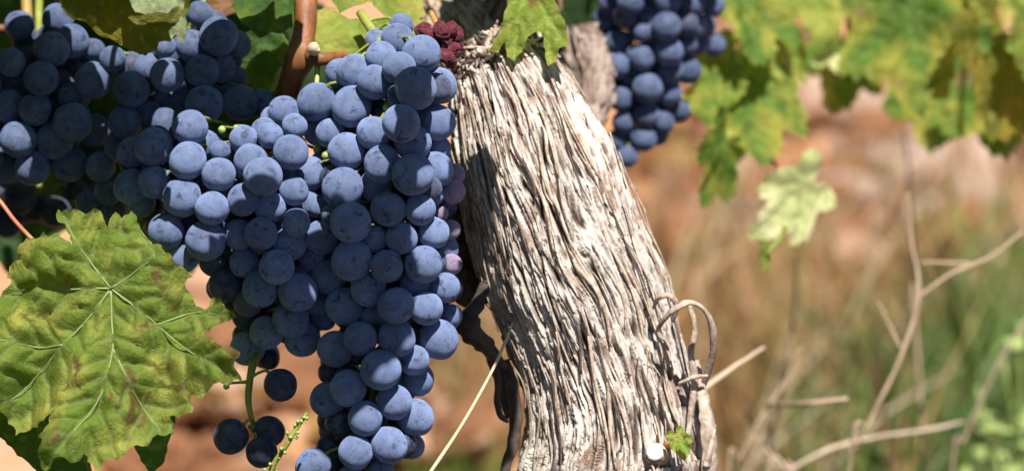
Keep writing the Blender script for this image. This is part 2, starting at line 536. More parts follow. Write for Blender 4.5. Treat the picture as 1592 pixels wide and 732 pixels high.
def strip_on_trunk(mb, k0, k1, u0, du, width, lift0, lift1, rs, thick=0.0005):
    """a strand of bark lying on the trunk from row k0 to k1 at angle u"""
    n = 9
    pp, ww, nn = [], [], []
    ph = rs.random() * 6
    for i in range(n):
        t = i / (n - 1)
        k = int(k0 + (k1 - k0) * t)
        uu = u0 + du * t + 0.035 * math.sin(ph + t * 5)
        d = side_t[k] * math.cos(uu) + out_t[k] * math.sin(uu) * 0.92
        lift = lift0 * (1 - t) ** 3 + lift1 * t ** 3 + 0.0009
        pp.append(Vector(cen_t[k] + d * (R_t[k] + lift)))
        ww.append(width * (0.35 + 0.75 * math.sin(math.pi * (0.08 + 0.84 * t))))
        nn.append(Vector(d))
    mb.ribbon(pp, ww, nn, thick, 16, 0.5)

rs = random.Random(5)
mb = MB(); mb2 = MB()
for i in range(110):
    k0 = rs.randint(15, 900)
    k1 = min(975, k0 + rs.randint(60, 260))
    u0 = rs.uniform(0.02, math.pi - 0.02)
    strip_on_trunk(mb if rs.random() < 0.8 else mb2, k0, k1, u0, rs.uniform(-0.06, 0.06), rs.uniform(0.0004, 0.0014),
                   rs.choice([0, 0.0, 0.0005, 0.002]), rs.choice([0, 0.0, 0.0008, 0.002]), rs, 0.0003)
# shaggy ends on the head of the trunk
for i in range(90):
    k0 = rs.randint(4, 60)
    k1 = k0 + rs.randint(30, 110)
    strip_on_trunk(mb if rs.random() < 0.7 else mb2, k0, k1, rs.uniform(0.0, math.pi), rs.uniform(-0.35, 0.35), rs.uniform(0.0008, 0.0024),
                   rs.uniform(0, 0.006), rs.uniform(0, 0.002), rs)
for i in range(150):
    k0 = rs.randint(6, 120)
    k1 = max(2, k0 + rs.choice([-1, 1]) * rs.randint(4, 22))
    strip_on_trunk(mb if rs.random() < 0.55 else mb2, k0, k1, rs.uniform(0.05, math.pi - .05), rs.choice([-1, 1]) * rs.uniform(.1, .4), rs.uniform(0.001, 0.0032),
                   rs.uniform(0, 0.004), rs.uniform(0, 0.004), rs)
o = mb.build('loose_bark', M_STRIP, trunk); o['kind'] = 'stuff'
o = mb2.build('loose_bark', M_STRIP_D, trunk); o['kind'] = 'stuff'

def strip(name, path, widths, mat, facing, thick=0.0007, n=40, label=None, rough=0.25):
    """path of (px, py, d) for a peeling strip"""
    mbx = MB()
    p = [P(*q) for q in path]
    s = K * 1.1
    nn = [CAMROT @ Vector(f) for f in facing]
    mbx.ribbon(p, [q * s for q in widths], nn, thick, n, rough)
    ob = mbx.build(name, mat, trunk)
    if label: ob['label'] = label
    return ob
strip('bark_strip', [(1022, 512, 1.118), (1034, 494, 1.112), (1052, 478, 1.108), (1072, 470, 1.108), (1092, 479, 1.112), (1106, 505, 1.118), (1109, 545, 1.124), (1098, 585, 1.13), (1088, 612, 1.135)],
      [9, 13, 14, 14, 14, 15, 15, 13, 8], M_STRIP, [(-.3, .5, .8), (-.3, .6, .7), (-.1, .8, .6), (0, .9, .5), (.4, .7, .5), (.5, .2, .6), (.5, 0, .6), (.4, -.2, .6), (.3, -.2, .8)],
      label='peeling bark strip curled into a hoop')
strip('bark_strip', [(1016, 478, 1.122), (1024, 462, 1.116), (1042, 460, 1.114), (1052, 476, 1.116), (1046, 500, 1.12)], [6, 9, 9, 9, 5], M_STRIP, [(0, .5, .8)] * 5)
strip('bark_strip', [(1072, 472, 1.125), (1080, 510, 1.125), (1074, 550, 1.126), (1080, 590, 1.128), (1074, 640, 1.13), (1068, 690, 1.13)], [7, 9, 10, 12, 10, 8], M_STRIP, [(.3, .1, .9)] * 6)
strip('bark_strip', [(1082, 560, 1.135), (1092, 610, 1.13), (1100, 660, 1.128), (1104, 720, 1.128), (1102, 760, 1.13)], [9, 18, 26, 28, 22], M_STRIP, [(.4, .1, .9)] * 5)
strip('bark_strip', [(1056, 596, 1.13), (1080, 586, 1.125), (1100, 584, 1.126)], [6, 8, 4], M_STRIP, [(0, .6, .8)] * 3)
strip('bark_strip', [(1112, 660, 1.13), (1106, 690, 1.126), (1098, 725, 1.126)], [3, 9, 12], M_STRIP, [(.4, .1, .9)] * 3)
# ragged bark off the underside, coloured dark to stand for shade there
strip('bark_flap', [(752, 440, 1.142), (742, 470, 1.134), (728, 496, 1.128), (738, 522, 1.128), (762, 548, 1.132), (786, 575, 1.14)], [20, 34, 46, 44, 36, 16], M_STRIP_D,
      [(-.6, .3, .6), (-.6, 0, .7), (-.5, -.3, .7), (-.5, -.4, .7), (-.6, -.2, .7), (-.5, 0, .7)], 0.001, 40, 'ragged bark flap on the underside, coloured dark for its shade', 0.5)
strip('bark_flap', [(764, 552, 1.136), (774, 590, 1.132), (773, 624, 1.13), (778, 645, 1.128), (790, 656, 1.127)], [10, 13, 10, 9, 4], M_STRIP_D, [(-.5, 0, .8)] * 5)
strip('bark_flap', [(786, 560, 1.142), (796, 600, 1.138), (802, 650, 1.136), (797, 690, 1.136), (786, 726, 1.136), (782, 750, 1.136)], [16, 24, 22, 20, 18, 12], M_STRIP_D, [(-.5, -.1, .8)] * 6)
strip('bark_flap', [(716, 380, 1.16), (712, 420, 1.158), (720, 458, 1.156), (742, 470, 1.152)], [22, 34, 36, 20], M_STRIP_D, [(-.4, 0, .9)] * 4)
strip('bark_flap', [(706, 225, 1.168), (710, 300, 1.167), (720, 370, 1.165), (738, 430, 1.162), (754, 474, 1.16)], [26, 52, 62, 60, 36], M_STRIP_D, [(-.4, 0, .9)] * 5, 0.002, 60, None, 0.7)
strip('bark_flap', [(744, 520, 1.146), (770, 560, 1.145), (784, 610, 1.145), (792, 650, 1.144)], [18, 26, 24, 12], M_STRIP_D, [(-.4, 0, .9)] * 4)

def cut_disc():
    c = P(1018, 702, 1.1155)
    mbx = MB()
    n = CAMROT @ Vector((-0.1, 0.25, 1)).normalized()
    r = 13.5 * K * 1.115
    mbx.tube([c - n * 0.008, c - n * 0.0006, c, c + n * 0.0003], [r * 1.0, r * 1.0, r * 0.93, r * 0.6], 10, 24, 0.1)
    mr = MB()
    mr.tube([c - n * 0.010, c - n * 0.003, c - n * 0.0007], [r * 1.45, r * 1.35, r * 1.12], 10, 24, 0.25)
    mr.build('bark_collar', M_STRIP, trunk)
    ob = mbx.build('pruning_cut', M_CUT, trunk)
    ob['label'] = 'small white oval cut on the trunk foot'
cut_disc()

# ------------------------------------------------------------------ leaves
def inside(pt, poly):
    x, y = pt; r = False
    j = len(poly) - 1
    for i in range(len(poly)):
        xi, yi = poly[i]; xj, yj = poly[j]
        if (yi > y) != (yj > y) and x < (xj - xi) * (y - yi) / (yj - yi) + xi:
            r = not r
        j = i
    return r

def jag(poly, step, amp, rs):
    """subdivide an outline and give it small uneven teeth"""
    o = []
    n = len(poly)
    for i in range(n):
        a, b = Vector(poly[i]), Vector(poly[(i + 1) % n])
        d = b - a
        m = max(1, int(d.length / step))
        nrm = Vector((-d.y, d.x)).normalized() if d.length else Vector((0, 0))
        for k in range(m):
            t = k / m
            q = a + d * t
            if k: q += nrm * amp * rs.uniform(-1, 1)
            o.append((q.x, q.y))
    return o

def blade_mesh(name, poly, veins, spacing, seed, blister=0.0009, wave=0.004, cup=0.0, droop=0.0, edgecurl=0.0, curlfn=None):
    """poly and veins in metres, leaf plane x,y; returns mesh with vein attributes"""
    xs = [p[0] for p in poly]; ys = [p[1] for p in poly]
    pts = [Vector(p) for p in poly]
    nb = len(pts)
    j = 0
    y = min(ys)
    while y < max(ys):
        x = min(xs) + (spacing / 2 if j % 2 else 0)
        while x < max(xs):
            if inside((x, y), poly):
                pts.append(Vector((x + random.uniform(-.1, .1) * spacing, y + random.uniform(-.1, .1) * spacing)))
            x += spacing
        y += spacing * 0.866; j += 1
    res = delaunay_2d_cdt(pts, [], [list(range(nb))], 1, 1e-7)
    V = np.array([[v.x, v.y] for v in res[0]]); F = [tuple(f) for f in res[2] if len(f) >= 3]
    n = len(V)
    best = np.full(n, 9.0); S = np.zeros(n); idx = np.zeros(n)
    for vi, ve in enumerate(veins):
        acc = 0.0
        for a, b in zip(ve[:-1], ve[1:]):
            a = np.array(a); b = np.array(b); d = b - a; l = np.linalg.norm(d) + 1e-9
            t = np.clip(((V - a) @ d) / l ** 2, 0, 1)
            q = a + t[:, None] * d
            ds = np.linalg.norm(V - q, axis=1)
            m = ds < best
            best[m] = ds[m]; S[m] = (acc + t * l)[m]; idx[m] = vi
            acc += l
    ph = (S - best * 0.75) / 0.0085 + idx * 0.37 + 0.35 * perlin(V[:, 0] / .01, V[:, 1] / .01, seed)
    lat = np.abs(2 * (ph - np.floor(ph)) - 1) ** 3 * np.clip(best / 0.0012, 0, 1)
    lat = np.maximum(lat, np.exp(-(best / 0.0009) ** 2))
    z = blister * (np.clip(best / 0.004, 0, 1) * (1 - lat) * 1.4) + blister * 1.6 * perlin(V[:, 0] / .006, V[:, 1] / .006, seed + 1)
    z += wave * perlin(V[:, 0] / .024, V[:, 1] / .024, seed + 2) + wave * 0.45 * perlin(V[:, 0] / .011, V[:, 1] / .011, seed + 3)
    bx = np.array(poly)
    dedge = np.min(np.linalg.norm(V[:, None, :] - bx[None, :, :], axis=2), axis=1)
    z += edgecurl * np.exp(-dedge / 0.006)
    z += cup * (np.abs(V[:, 0]) ** 1.5) * 10 + droop * (V[:, 0] ** 2 + V[:, 1] ** 2)
    if curlfn is not None: z += curlfn(V)
    me = mesh_np(name, np.column_stack([V, z]), F)
    attr(me, 'vein', best / 0.012)
    attr(me, 'lateral', lat)
    return me

def vein_mesh(veins, me_blade, width):
    """raised ribs along the main veins, snapped to the blade surface"""
    co = np.empty(len(me_blade.vertices) * 3, dtype=np.float32)
    me_blade.vertices.foreach_get('co', co); co = co.reshape(-1, 3)
    mbx = MB()
    for vi, ve in enumerate(veins):
        n = 22
        c = spline([list(q) for q in ve], n) if len(ve) > 1 else None
        p3, rr = [], []
        for i in range(n):
            k = np.argmin((co[:, 0] - c[i, 0]) ** 2 + (co[:, 1] - c[i, 1]) ** 2)
            p3.append(Vector((c[i, 0], c[i, 1], co[k, 2] + width * 0.25)))
            rr.append(width * (1 - 0.75 * i / (n - 1)))
        z = np.array([q.z for q in p3]); z = np.convolve(np.pad(z, 2, 'edge'), np.ones(5) / 5, 'valid')
        for q, zz in zip(p3, z): q.z = zz
        mbx.tube(p3, rr, n, 6)
    return mesh_np('veins', mbx.v, mbx.f)

def leaf_thing(label, poly, veins, loc, rot, mat, seed, spacing=0.0022, cat='leaf', group=None, petiole=None, petmat=None, veinmat=None, vw=0.0006, name='vine_leaf', **kw):
    t = empty(name, loc, label, cat, group, rot)
    me = blade_mesh('blade', poly, veins, spacing, seed, **kw)
    b = link('blade', me, mat, t, world=False)
    if veinmat:
        link('veins', vein_mesh(veins, me, vw), veinmat, t, world=False)
    if petiole:
        mbx = MB()
        mbx.tube(petiole, [0.0011] * (len(petiole) - 1) + [0.0014], 18, 8)
        mbx.build('petiole', petmat or M_PETIOLE_G, t)
    return t

def poly_leaf(label, px_poly, att, vein_px, d, mat, seed, tilt=(0, 0), **kw):
    """leaf drawn by its outline at distance d; tilt turns it about its attachment"""
    s = K * d
    rs_ = random.Random(seed)
    rot = CAMROT @ Matrix.Rotation(rad(tilt[0]), 3, 'X') @ Matrix.Rotation(rad(tilt[1]), 3, 'Y')
    cx, cy = 1 / math.cos(rad(tilt[1])), 1 / math.cos(rad(tilt[0]))
    to = lambda q: ((q[0] - att[0]) * s * cx, (att[1] - q[1]) * s * cy)
    poly = jag([to(q) for q in px_poly], kw.pop('step', 0.0016), kw.pop('teeth', 0.0004), rs_)
    veins = [[to(q) for q in v] for v in vein_px]
    return leaf_thing(label, poly, veins, P(att[0], att[1], d), rot, mat, seed, **kw)

VEIN_M = simple_mat('leaf_vein', (0.19, 0.27, 0.08), (0.28, 0.36, 0.12), 60, 0.5, 0)
# the big leaf lower left
L1 = [(165, 364), (161, 348), (152, 328), (142, 322), (130, 333), (118, 325), (105, 333), (86, 324), (84, 340), (100, 356), (112, 388), (90, 368), (76, 374), (66, 362), (52, 372), (36, 361),
      (22, 380), (30, 392), (10, 406), (7, 424), (16, 434), (2, 446), (-12, 462), (-6, 480), (-24, 498), (-14, 518), (-30, 545), (-12, 560), (-22, 585), (-6, 600), (0, 628), (15, 636), (28, 662), (50, 656), (75, 648), (95, 628), (113, 588),
      (105, 620), (88, 640), (80, 662), (68, 674), (78, 690), (72, 708), (84, 730), (98, 714), (112, 712), (122, 718), (140, 702), (158, 728), (176, 710), (196, 708), (212, 690), (236, 688), (250, 668), (277, 672), (268, 640),
      (303, 640), (300, 612), (318, 620), (330, 610), (345, 602), (380, 594), (366, 575), (376, 556), (345, 550), (318, 524), (346, 512), (370, 502), (352, 488), (345, 470), (330, 458), (318, 478), (300, 462), (286, 438), (298, 426),
      (272, 412), (250, 388), (236, 385), (221, 364), (210, 345), (200, 327), (186, 340), (176, 331), (168, 341)]
J = (172, 448)
L1V = [[J, (175, 500), (178, 545), (160, 620), (110, 690), (88, 722)], [(178, 540), (215, 610), (255, 662)], [J, (215, 480), (260, 515), (320, 565), (365, 590)], [(245, 503), (300, 480), (352, 498)],
       [J, (210, 425), (240, 400), (210, 350)], [J, (140, 490), (90, 540), (30, 600), (5, 620)], [J, (110, 448), (50, 445), (0, 455)], [J, (145, 415), (115, 375), (95, 335)], [(100, 532), (50, 530), (-20, 520)]]
def curl1(V):
    # the blade sags at the left, its foot lobes and right rim turn towards the viewer
    x = V[:, 0] / (K * 1.085); y = -V[:, 1] / (K * 1.085)
    z = -0.012 * np.exp(-((x + 150) / 80) ** 2)
    z += 0.010 * np.exp(-(((x + 70) / 40) ** 2 + ((y - 250) / 45) ** 2))
    z += 0.012 * np.exp(-(((x - 190) / 45) ** 2 + ((y - 120) / 70) ** 2)) - 0.010 * np.exp(-(((x - 100) / 60) ** 2 + ((y - 190) / 45) ** 2))
    z += 0.006 * np.sin(x / 27 + y / 60) * np.clip(np.abs(x) / 120, 0, 1)
    z += 0.008 * np.exp(-(((x + 95) / 40) ** 2 + ((y + 40) / 40) ** 2))
    return z
poly_leaf('large mottled green and yellow vine leaf with brown blotches, below the grapes on the left', L1, J, L1V, 1.085, ML_BIG, 3, tilt=(-14, 4), spacing=0.0011, blister=0.0017, wave=0.0065, edgecurl=0.0008, curlfn=curl1,
          veinmat=VEIN_M, vw=0.0004, step=0.0015, teeth=0.0010, petiole=[P(172, 446, 1.086), P(180, 425, 1.10), P(200, 380, 1.13), P(260, 300, 1.16)])
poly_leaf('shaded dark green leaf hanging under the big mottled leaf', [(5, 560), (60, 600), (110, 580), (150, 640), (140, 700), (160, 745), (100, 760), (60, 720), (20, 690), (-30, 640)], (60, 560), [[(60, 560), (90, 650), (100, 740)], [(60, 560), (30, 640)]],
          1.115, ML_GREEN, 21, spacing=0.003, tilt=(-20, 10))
poly_leaf('small dull green leaf poking out beneath the big mottled leaf', [(185, 640), (240, 620), (285, 600), (272, 660), (262, 690), (258, 715), (238, 735), (222, 715), (210, 690)], (230, 610), [[(230, 610), (240, 730)], [(235, 650), (265, 680)]],
          1.105, ML_GREEN, 23, spacing=0.003, tilt=(-10, 0))
# top left
poly_leaf('broad olive leaf hanging over the grapes at the top left', [(40, -110), (85, -20), (92, 8), (108, 28), (128, 32), (150, 55), (172, 60), (196, 74), (222, 84), (232, 76), (241, 80), (244, 62), (262, 62), (268, 45), (284, 38), (291, 16), (296, -20), (300, -90), (180, -150)],
          (180, -110), [[(180, -110), (200, -20), (222, 80)], [(180, -110), (120, -30), (105, 25)], [(180, -110), (260, -20), (285, 30)]], 1.062, ML_OLIVE, 31, tilt=(12, 0), spacing=0.0022, wave=0.004, veinmat=None,
          petiole=[P(180, -110, 1.062), P(200, -160, 1.11), P(260, -210, 1.16)])
poly_leaf('pale grey green leaf with curled rim overlapping the olive leaf', [(196, -60), (203, 2), (212, 20), (228, 24), (246, 20), (262, 22), (278, 10), (288, 20), (293, 45), (290, 68), (283, 68), (275, 55), (268, 62), (264, 50), (280, 34), (288, 14), (292, -20), (285, -70)],
          (245, -50), [[(245, -50), (240, 20)], [(245, -50), (285, 30)]], 1.054, ML_GREY, 33, spacing=0.0022, edgecurl=0.002)
poly_leaf('bright green leaf left of the brown cane', [(362, 15), (380, -10), (400, -40), (470, -40), (468, 20), (460, 50), (440, 58), (425, 52), (408, 62), (392, 48), (378, 40), (370, 24)], (420, -50), [[(420, -50), (410, 55)], [(420, -50), (372, 20)], [(420, -50), (460, 40)]],
          1.155, ML_GREEN, 35, spacing=0.003, tilt=(-25, 0))
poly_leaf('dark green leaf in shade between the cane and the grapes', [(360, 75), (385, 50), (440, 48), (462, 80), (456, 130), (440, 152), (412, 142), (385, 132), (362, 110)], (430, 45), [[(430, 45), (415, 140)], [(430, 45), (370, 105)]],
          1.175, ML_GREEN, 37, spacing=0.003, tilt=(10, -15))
poly_leaf('sunlit yellow green leaf with a brown spot, behind the tip of the grapes', [(480, 25), (510, 15), (540, 30), (575, 30), (610, 30), (640, 30), (668, 38), (650, 62), (620, 100), (590, 125), (555, 120), (520, 100), (500, 85), (485, 60)], (560, 20),
          [[(560, 20), (540, 110)], [(560, 20), (500, 60)], [(560, 20), (630, 60)]], 1.150, ML_YEL, 39, spacing=0.003, tilt=(-35, 0), wave=0.003)
poly_leaf('folded yellow green leaf at the top edge above the grapes', [(490, -60), (520, -40), (560, -20), (600, -40), (650, -30), (660, 10), (630, 32), (600, 26), (575, 12), (550, 18), (530, 34), (510, 10)], (560, -50),
          [[(560, -50), (600, 20)], [(560, -50), (525, 20)]], 1.165, ML_YEL, 41, spacing=0.003, tilt=(-30, 20))
poly_leaf('dry red brown leaf tucked behind the upper grapes', [(315, -20), (370, -30), (385, 5), (372, 22), (350, 30), (330, 24), (322, 5)], (350, -30), [[(350, -30), (348, 25)]], 1.19, ML_BROWN, 43, spacing=0.003, tilt=(-20, 0))
poly_leaf('bright yellow green leaf draped on top of the trunk', [(796, -40), (790, 10), (785, 35), (778, 55), (761, 82), (776, 84), (787, 68), (790, 92), (801, 99), (812, 84), (822, 62), (836, 52), (846, 62), (848, 88), (852, 108), (864, 102), (870, 82), (886, 78), (880, 45), (872, 22), (858, -5), (848, -40)],
          (825, -30), [[(825, -30), (805, 30), (800, 95)], [(825, -30), (850, 30), (856, 105)], [(845, 20), (882, 74)]], 1.148, ML_YEL, 45, spacing=0.0018, tilt=(-12, -8), wave=0.004, edgecurl=0.001, blister=0.0012, petiole=[P(825, -30, 1.148), P(840, -80, 1.18), P(855, -110, 1.24)])

def std_outline(rs_, narrow=1.0):
    """a five lobed vine leaf, petiole at the origin, tip along -y, length 1"""
    lob = [(0, 1.0), (52, .86), (-52, .84), (108, .62), (-108, .64)]
    pts_ = []
    for i in range(110):
        th = -166 + 332 * i / 109
        r = 0
        for a, l in lob:
            d = abs(th - a)
            r = max(r, l * (math.exp(-(d / 27) ** 2) * 0.42 + 0.58 * math.exp(-(d / 52) ** 4)))
        r *= 1 + 0.06 * (((i * 0.37) % 1.0) * 2 - 1) + rs_.uniform(-.02, .02)
        a = rad(th)
        pts_.append((math.sin(a) * r * narrow, -math.cos(a) * r))
    veins_ = [[(0, 0), (math.sin(rad(a)) * l * .5 * narrow, -math.cos(rad(a)) * l * .5), (math.sin(rad(a)) * l * .92 * narrow, -math.cos(rad(a)) * l * .92)] for a, l in lob]
    return pts_, veins_

def gen_leaf(label, att, d, size, roll, pitch, yaw, mat, seed, narrow=1.0, petiole=None, petmat=None, group=None, rot=None, loc=None, **kw):
    rs_ = random.Random(seed)
    s = size * K * d
    o_, v_ = std_outline(rs_, narrow)
    poly = [(x * s, y * s) for x, y in o_]
    veins = [[(x * s, y * s) for x, y in q] for q in v_]
    R3 = rot or (CAMROT @ Matrix.Rotation(rad(roll), 3, 'Z') @ Matrix.Rotation(rad(pitch), 3, 'X') @ Matrix.Rotation(rad(yaw), 3, 'Y'))
    return leaf_thing(label, poly, veins, loc or P(att[0], att[1], d), R3, mat, seed, spacing=kw.pop('spacing', max(0.0026, s / 20)), petiole=petiole, petmat=petmat, group=group, **kw)

# blurred leaves of the shoots behind, right of the hanging bunch
GL = dict(wave=0.006, edgecurl=0.001)
CN = {}
def pet(att, d, to, td):
    m = ((att[0] + to[0]) / 2 + 6, (att[1] + to[1]) / 2)
    return [P(att[0], att[1], d), P(m[0], m[1], (d + td) / 2), P(to[0], to[1], td)]
gen_leaf('tall grey green leaf beside the hanging bunch at the top', (1150, -20), 1.380, 150, 8, -32, 40, ML_MID, 51, petiole=pet((1150, -20), 1.380, (1180, -90), 1.430), **GL)
gen_leaf('yellow green leaf pointing down left just right of the hanging bunch', (1140, 95), 1.370, 110, -42, 3, -35, ML_YEL, 52, 0.8, petiole=pet((1140, 95), 1.370, (1160, 20), 1.410), **GL)
gen_leaf('narrow folded green leaf with a pale upright edge', (1205, 25), 1.400, 150, 4, -22, 62, ML_YEL, 53, 0.9, petiole=pet((1205, 25), 1.400, (1190, -60), 1.430), **GL)
gen_leaf('mid green leaf hanging under the folded leaf', (1150, 130), 1.375, 150, 12, -27, 30, ML_MID, 54, petiole=pet((1150, 130), 1.375, (1170, 40), 1.450), **GL)
gen_leaf('green leaf with a brown rim hanging lowest left above the orange soil', (1125, 225), 1.345, 115, -26, -22, 48, ML_MID, 55, 0.9, petiole=pet((1125, 225), 1.345, (1150, 140), 1.40), **GL)
gen_leaf('pale white green leaf catching the sun at the top', (1190, 0), 1.410, 60, -30, -60, 0, ML_CREAM, 56, petiole=pet((1190, 0), 1.410, (1190, -60), 1.430), **GL)
gen_leaf('small cream leaf lit by the sun above the yellow green leaf', (1160, 80), 1.380, 60, -60, -55, 10, ML_CREAM, 66, 0.8, petiole=pet((1160, 80), 1.380, (1165, 20), 1.420), **GL)
gen_leaf('orange and pink turning leaf at the top edge', (1335, -20), 1.440, 120, -4, -22, 38, ML_ORANGE, 57, petiole=pet((1335, -20), 1.440, (1330, -90), 1.450), **GL)
gen_leaf('yellow orange leaf beside the turning leaf', (1395, -30), 1.450, 120, -25, -14, -30, ML_ORANGE, 58, petiole=pet((1395, -30), 1.450, (1380, -90), 1.450), **GL)
gen_leaf('cream dried leaf edge rolled flat below the turning leaf', (1306, 92), 1.420, 62, 0, -66, 0, ML_CREAM, 59, 1.1, petiole=pet((1306, 92), 1.420, (1325, -10), 1.440), **GL)
gen_leaf('dark green leaf in shade under the cream rolled leaf', (1310, 75), 1.490, 110, -10, -22, 15, ML_MID, 60, petiole=pet((1310, 75), 1.490, (1330, -20), 1.470), **GL)
gen_leaf('broad green leaf in the middle of the blurred row', (1415, 10), 1.40, 175, 6, -17, -20, ML_MID, 61, petiole=pet((1415, 10), 1.40, (1400, -90), 1.450), **GL)
gen_leaf('yellow flushed green leaf at the top above the broad green leaf', (1465, -40), 1.53, 140, -10, -52, 0, ML_YEL, 62, petiole=pet((1465, -40), 1.53, (1450, -110), 1.450), **GL)
gen_leaf('big grey green leaf with a yellow rim at the right edge', (1562, 68), 1.400, 190, -18, -34, 35, ML_OLIVE, 63, petiole=[P(1562, 68, 1.400), P(1552, 20, 1.410), P(1538, -60, 1.440)], petmat=M_PETIOLE, **GL)
gen_leaf('green leaf hanging behind the yellow rimmed leaf', (1465, 120), 1.50, 125, -8, -17, -25, ML_MID, 64, petiole=pet((1465, 120), 1.50, (1470, 0), 1.460), **GL)
gen_leaf('yellow rimmed leaf seen almost edge on at the right edge', (1600, 60), 1.390, 130, -72, -62, 0, ML_YEL, 65, petiole=pet((1600, 60), 1.390, (1590, -40), 1.430), **GL)
gen_leaf('pale cream leaf hanging alone on a red stalk above the orange soil', (1252, 292), 1.370, 138, -50, -30, 22, ML_CREAM, 67, 0.62, petiole=[P(1252, 292, 1.370), P(1215, 262, 1.380), P(1180, 225, 1.400), P(1160, 150, 1.430)], petmat=M_PETIOLE, **GL)
gen_leaf('small yellow leaf tip beneath the hanging cream leaf', (1190, 395), 1.305, 46, -78, -62, 0, ML_YEL, 68, 0.7, petiole=pet((1190, 395), 1.305, (1222, 350), 1.305), **GL)
gen_leaf('bright yellow green leaf at the top edge between the hanging bunch and the turning leaf', (1262, -30), 1.42, 110, 14, -30, -10, ML_YEL, 91, petiole=pet((1262, -30), 1.42, (1270, -90), 1.44), **GL)
gen_leaf('mid green leaf with yellow patches under the big leaf at the right edge', (1540, 130), 1.46, 130, 10, -25, -20, ML_MID, 92, petiole=pet((1540, 130), 1.46, (1545, 40), 1.44), **GL)
gen_leaf('sunny green leaf at the top right corner', (1530, -40), 1.52, 120, -6, -35, 20, ML_YEL, 93, petiole=pet((1530, -40), 1.52, (1530, -100), 1.44), **GL)
# dark leaves added as backdrop, so gaps between the grapes read as shade
for i, (x, y, sz, ro, lab) in enumerate([(60, -60, 260, 10, 'dark leaf added as backdrop at the far left top'), (260, 40, 260, -15, 'dark leaf added as backdrop behind the upper grapes'), (30, 180, 240, 0, 'dark leaf added as backdrop behind the far left grapes'),
                                         (220, 190, 240, 20, 'dark leaf added as backdrop behind the middle left grapes'), (400, 60, 220, -10, 'dark leaf added as backdrop behind the brown cane'), (905, -60, 170, 0, 'dark leaf added as backdrop behind the grey knot on top of the trunk')]):
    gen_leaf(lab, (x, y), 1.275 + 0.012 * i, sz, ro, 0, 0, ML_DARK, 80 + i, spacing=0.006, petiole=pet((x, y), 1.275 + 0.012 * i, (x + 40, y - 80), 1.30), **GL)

# little sprout at the trunk foot
gen_leaf('tiny fresh green sprout leaf on the trunk foot beside the white cut', (1052, 676), 1.112, 36, 30, -10, 20, ML_YEL, 70, 0.75, spacing=0.001, wave=0.001, petiole=[P(1052, 676, 1.112), P(1044, 690, 1.118), P(1036, 690, 1.124)], petmat=M_PETIOLE)
gen_leaf('tiny folded sprout leaf hanging at the trunk foot', (1060, 686), 1.113, 30, 8, 0, -40, ML_YEL, 71, 0.7, spacing=0.001, wave=0.001, petiole=[P(1060, 686, 1.113), P(1048, 692, 1.118), P(1036, 692, 1.124)], petmat=M_PETIOLE)

# ------------------------------------------------------------------ grapes
def grape_mesh(name, seed, mat, seg=30, ring=20, oval=1.0):
    bm = bmesh.new()
    bmesh.ops.create_uvsphere(bm, u_segments=seg, v_segments=ring, radius=1)
    rs_ = random.Random(seed)
    off = Vector((rs_.random() * 50, rs_.random() * 50, rs_.random() * 50))
    for v in bm.verts:
        d = v.co.normalized()
        r = 1 + 0.045 * mnoise.noise(d * 1.2 + off)
        r -= 0.07 * math.exp(-((1 - d.z) / 0.02))                  # dimple at the stem
        r -= 0.02 * math.exp(-((1 + d.z) / 0.01))                  # and at the scar
        v.co = Vector((d.x * r, d.y * r, d.z * r * oval))
    me = bpy.data.meshes.new(name)
    bm.to_mesh(me); bm.free()
    me.polygons.foreach_set('use_smooth', [True] * len(me.polygons))
    me.materials.append(mat)
    return me
GM = [grape_mesh('grape', i, MG, oval=[1.0, 1.07, 0.97, 1.10, 1.03, 1.0][i]) for i in range(6)]
GM_M = [grape_mesh('grape', 50 + i, MG_MID) for i in range(3)]
GM_D = [grape_mesh('grape', 10 + i, MG_DARK, oval=1.02) for i in range(2)]
GM_P = [grape_mesh('grape', 20 + i, MG_PINK) for i in range(2)]
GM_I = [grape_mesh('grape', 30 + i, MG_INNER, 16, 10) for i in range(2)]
GM_U = grape_mesh('grape', 40, M_BERRY, 14, 10)

def relax(gs, it=60):
    """move grapes along the view only, until none sinks into another"""
    n = len(gs)
    for _ in range(it):
        moved = 0
        for i in range(n):
            a = gs[i]
            for j in range(i + 1, n):
                b = gs[j]
                s = K * 1.11
                dx, dy = (a[0] - b[0]) * s, (a[1] - b[1]) * s
                R = (a[2] + b[2]) * s * 0.955
                q = dx * dx + dy * dy
                if q >= R * R: continue
                need = math.sqrt(R * R - q)
                dz = b[3] - a[3]
                if abs(dz) < need - 1e-5:
                    mv = (need - abs(dz)) * 0.5
                    sg = 1 if dz >= 0 else -1
                    # the one behind gives way more than the one in front
                    if sg > 0:
                        a[3] -= mv * 0.35; b[3] += mv * 0.9
                    else:
                        b[3] -= mv * 0.35; a[3] += mv * 0.9
                    moved += 1
        if not moved: break

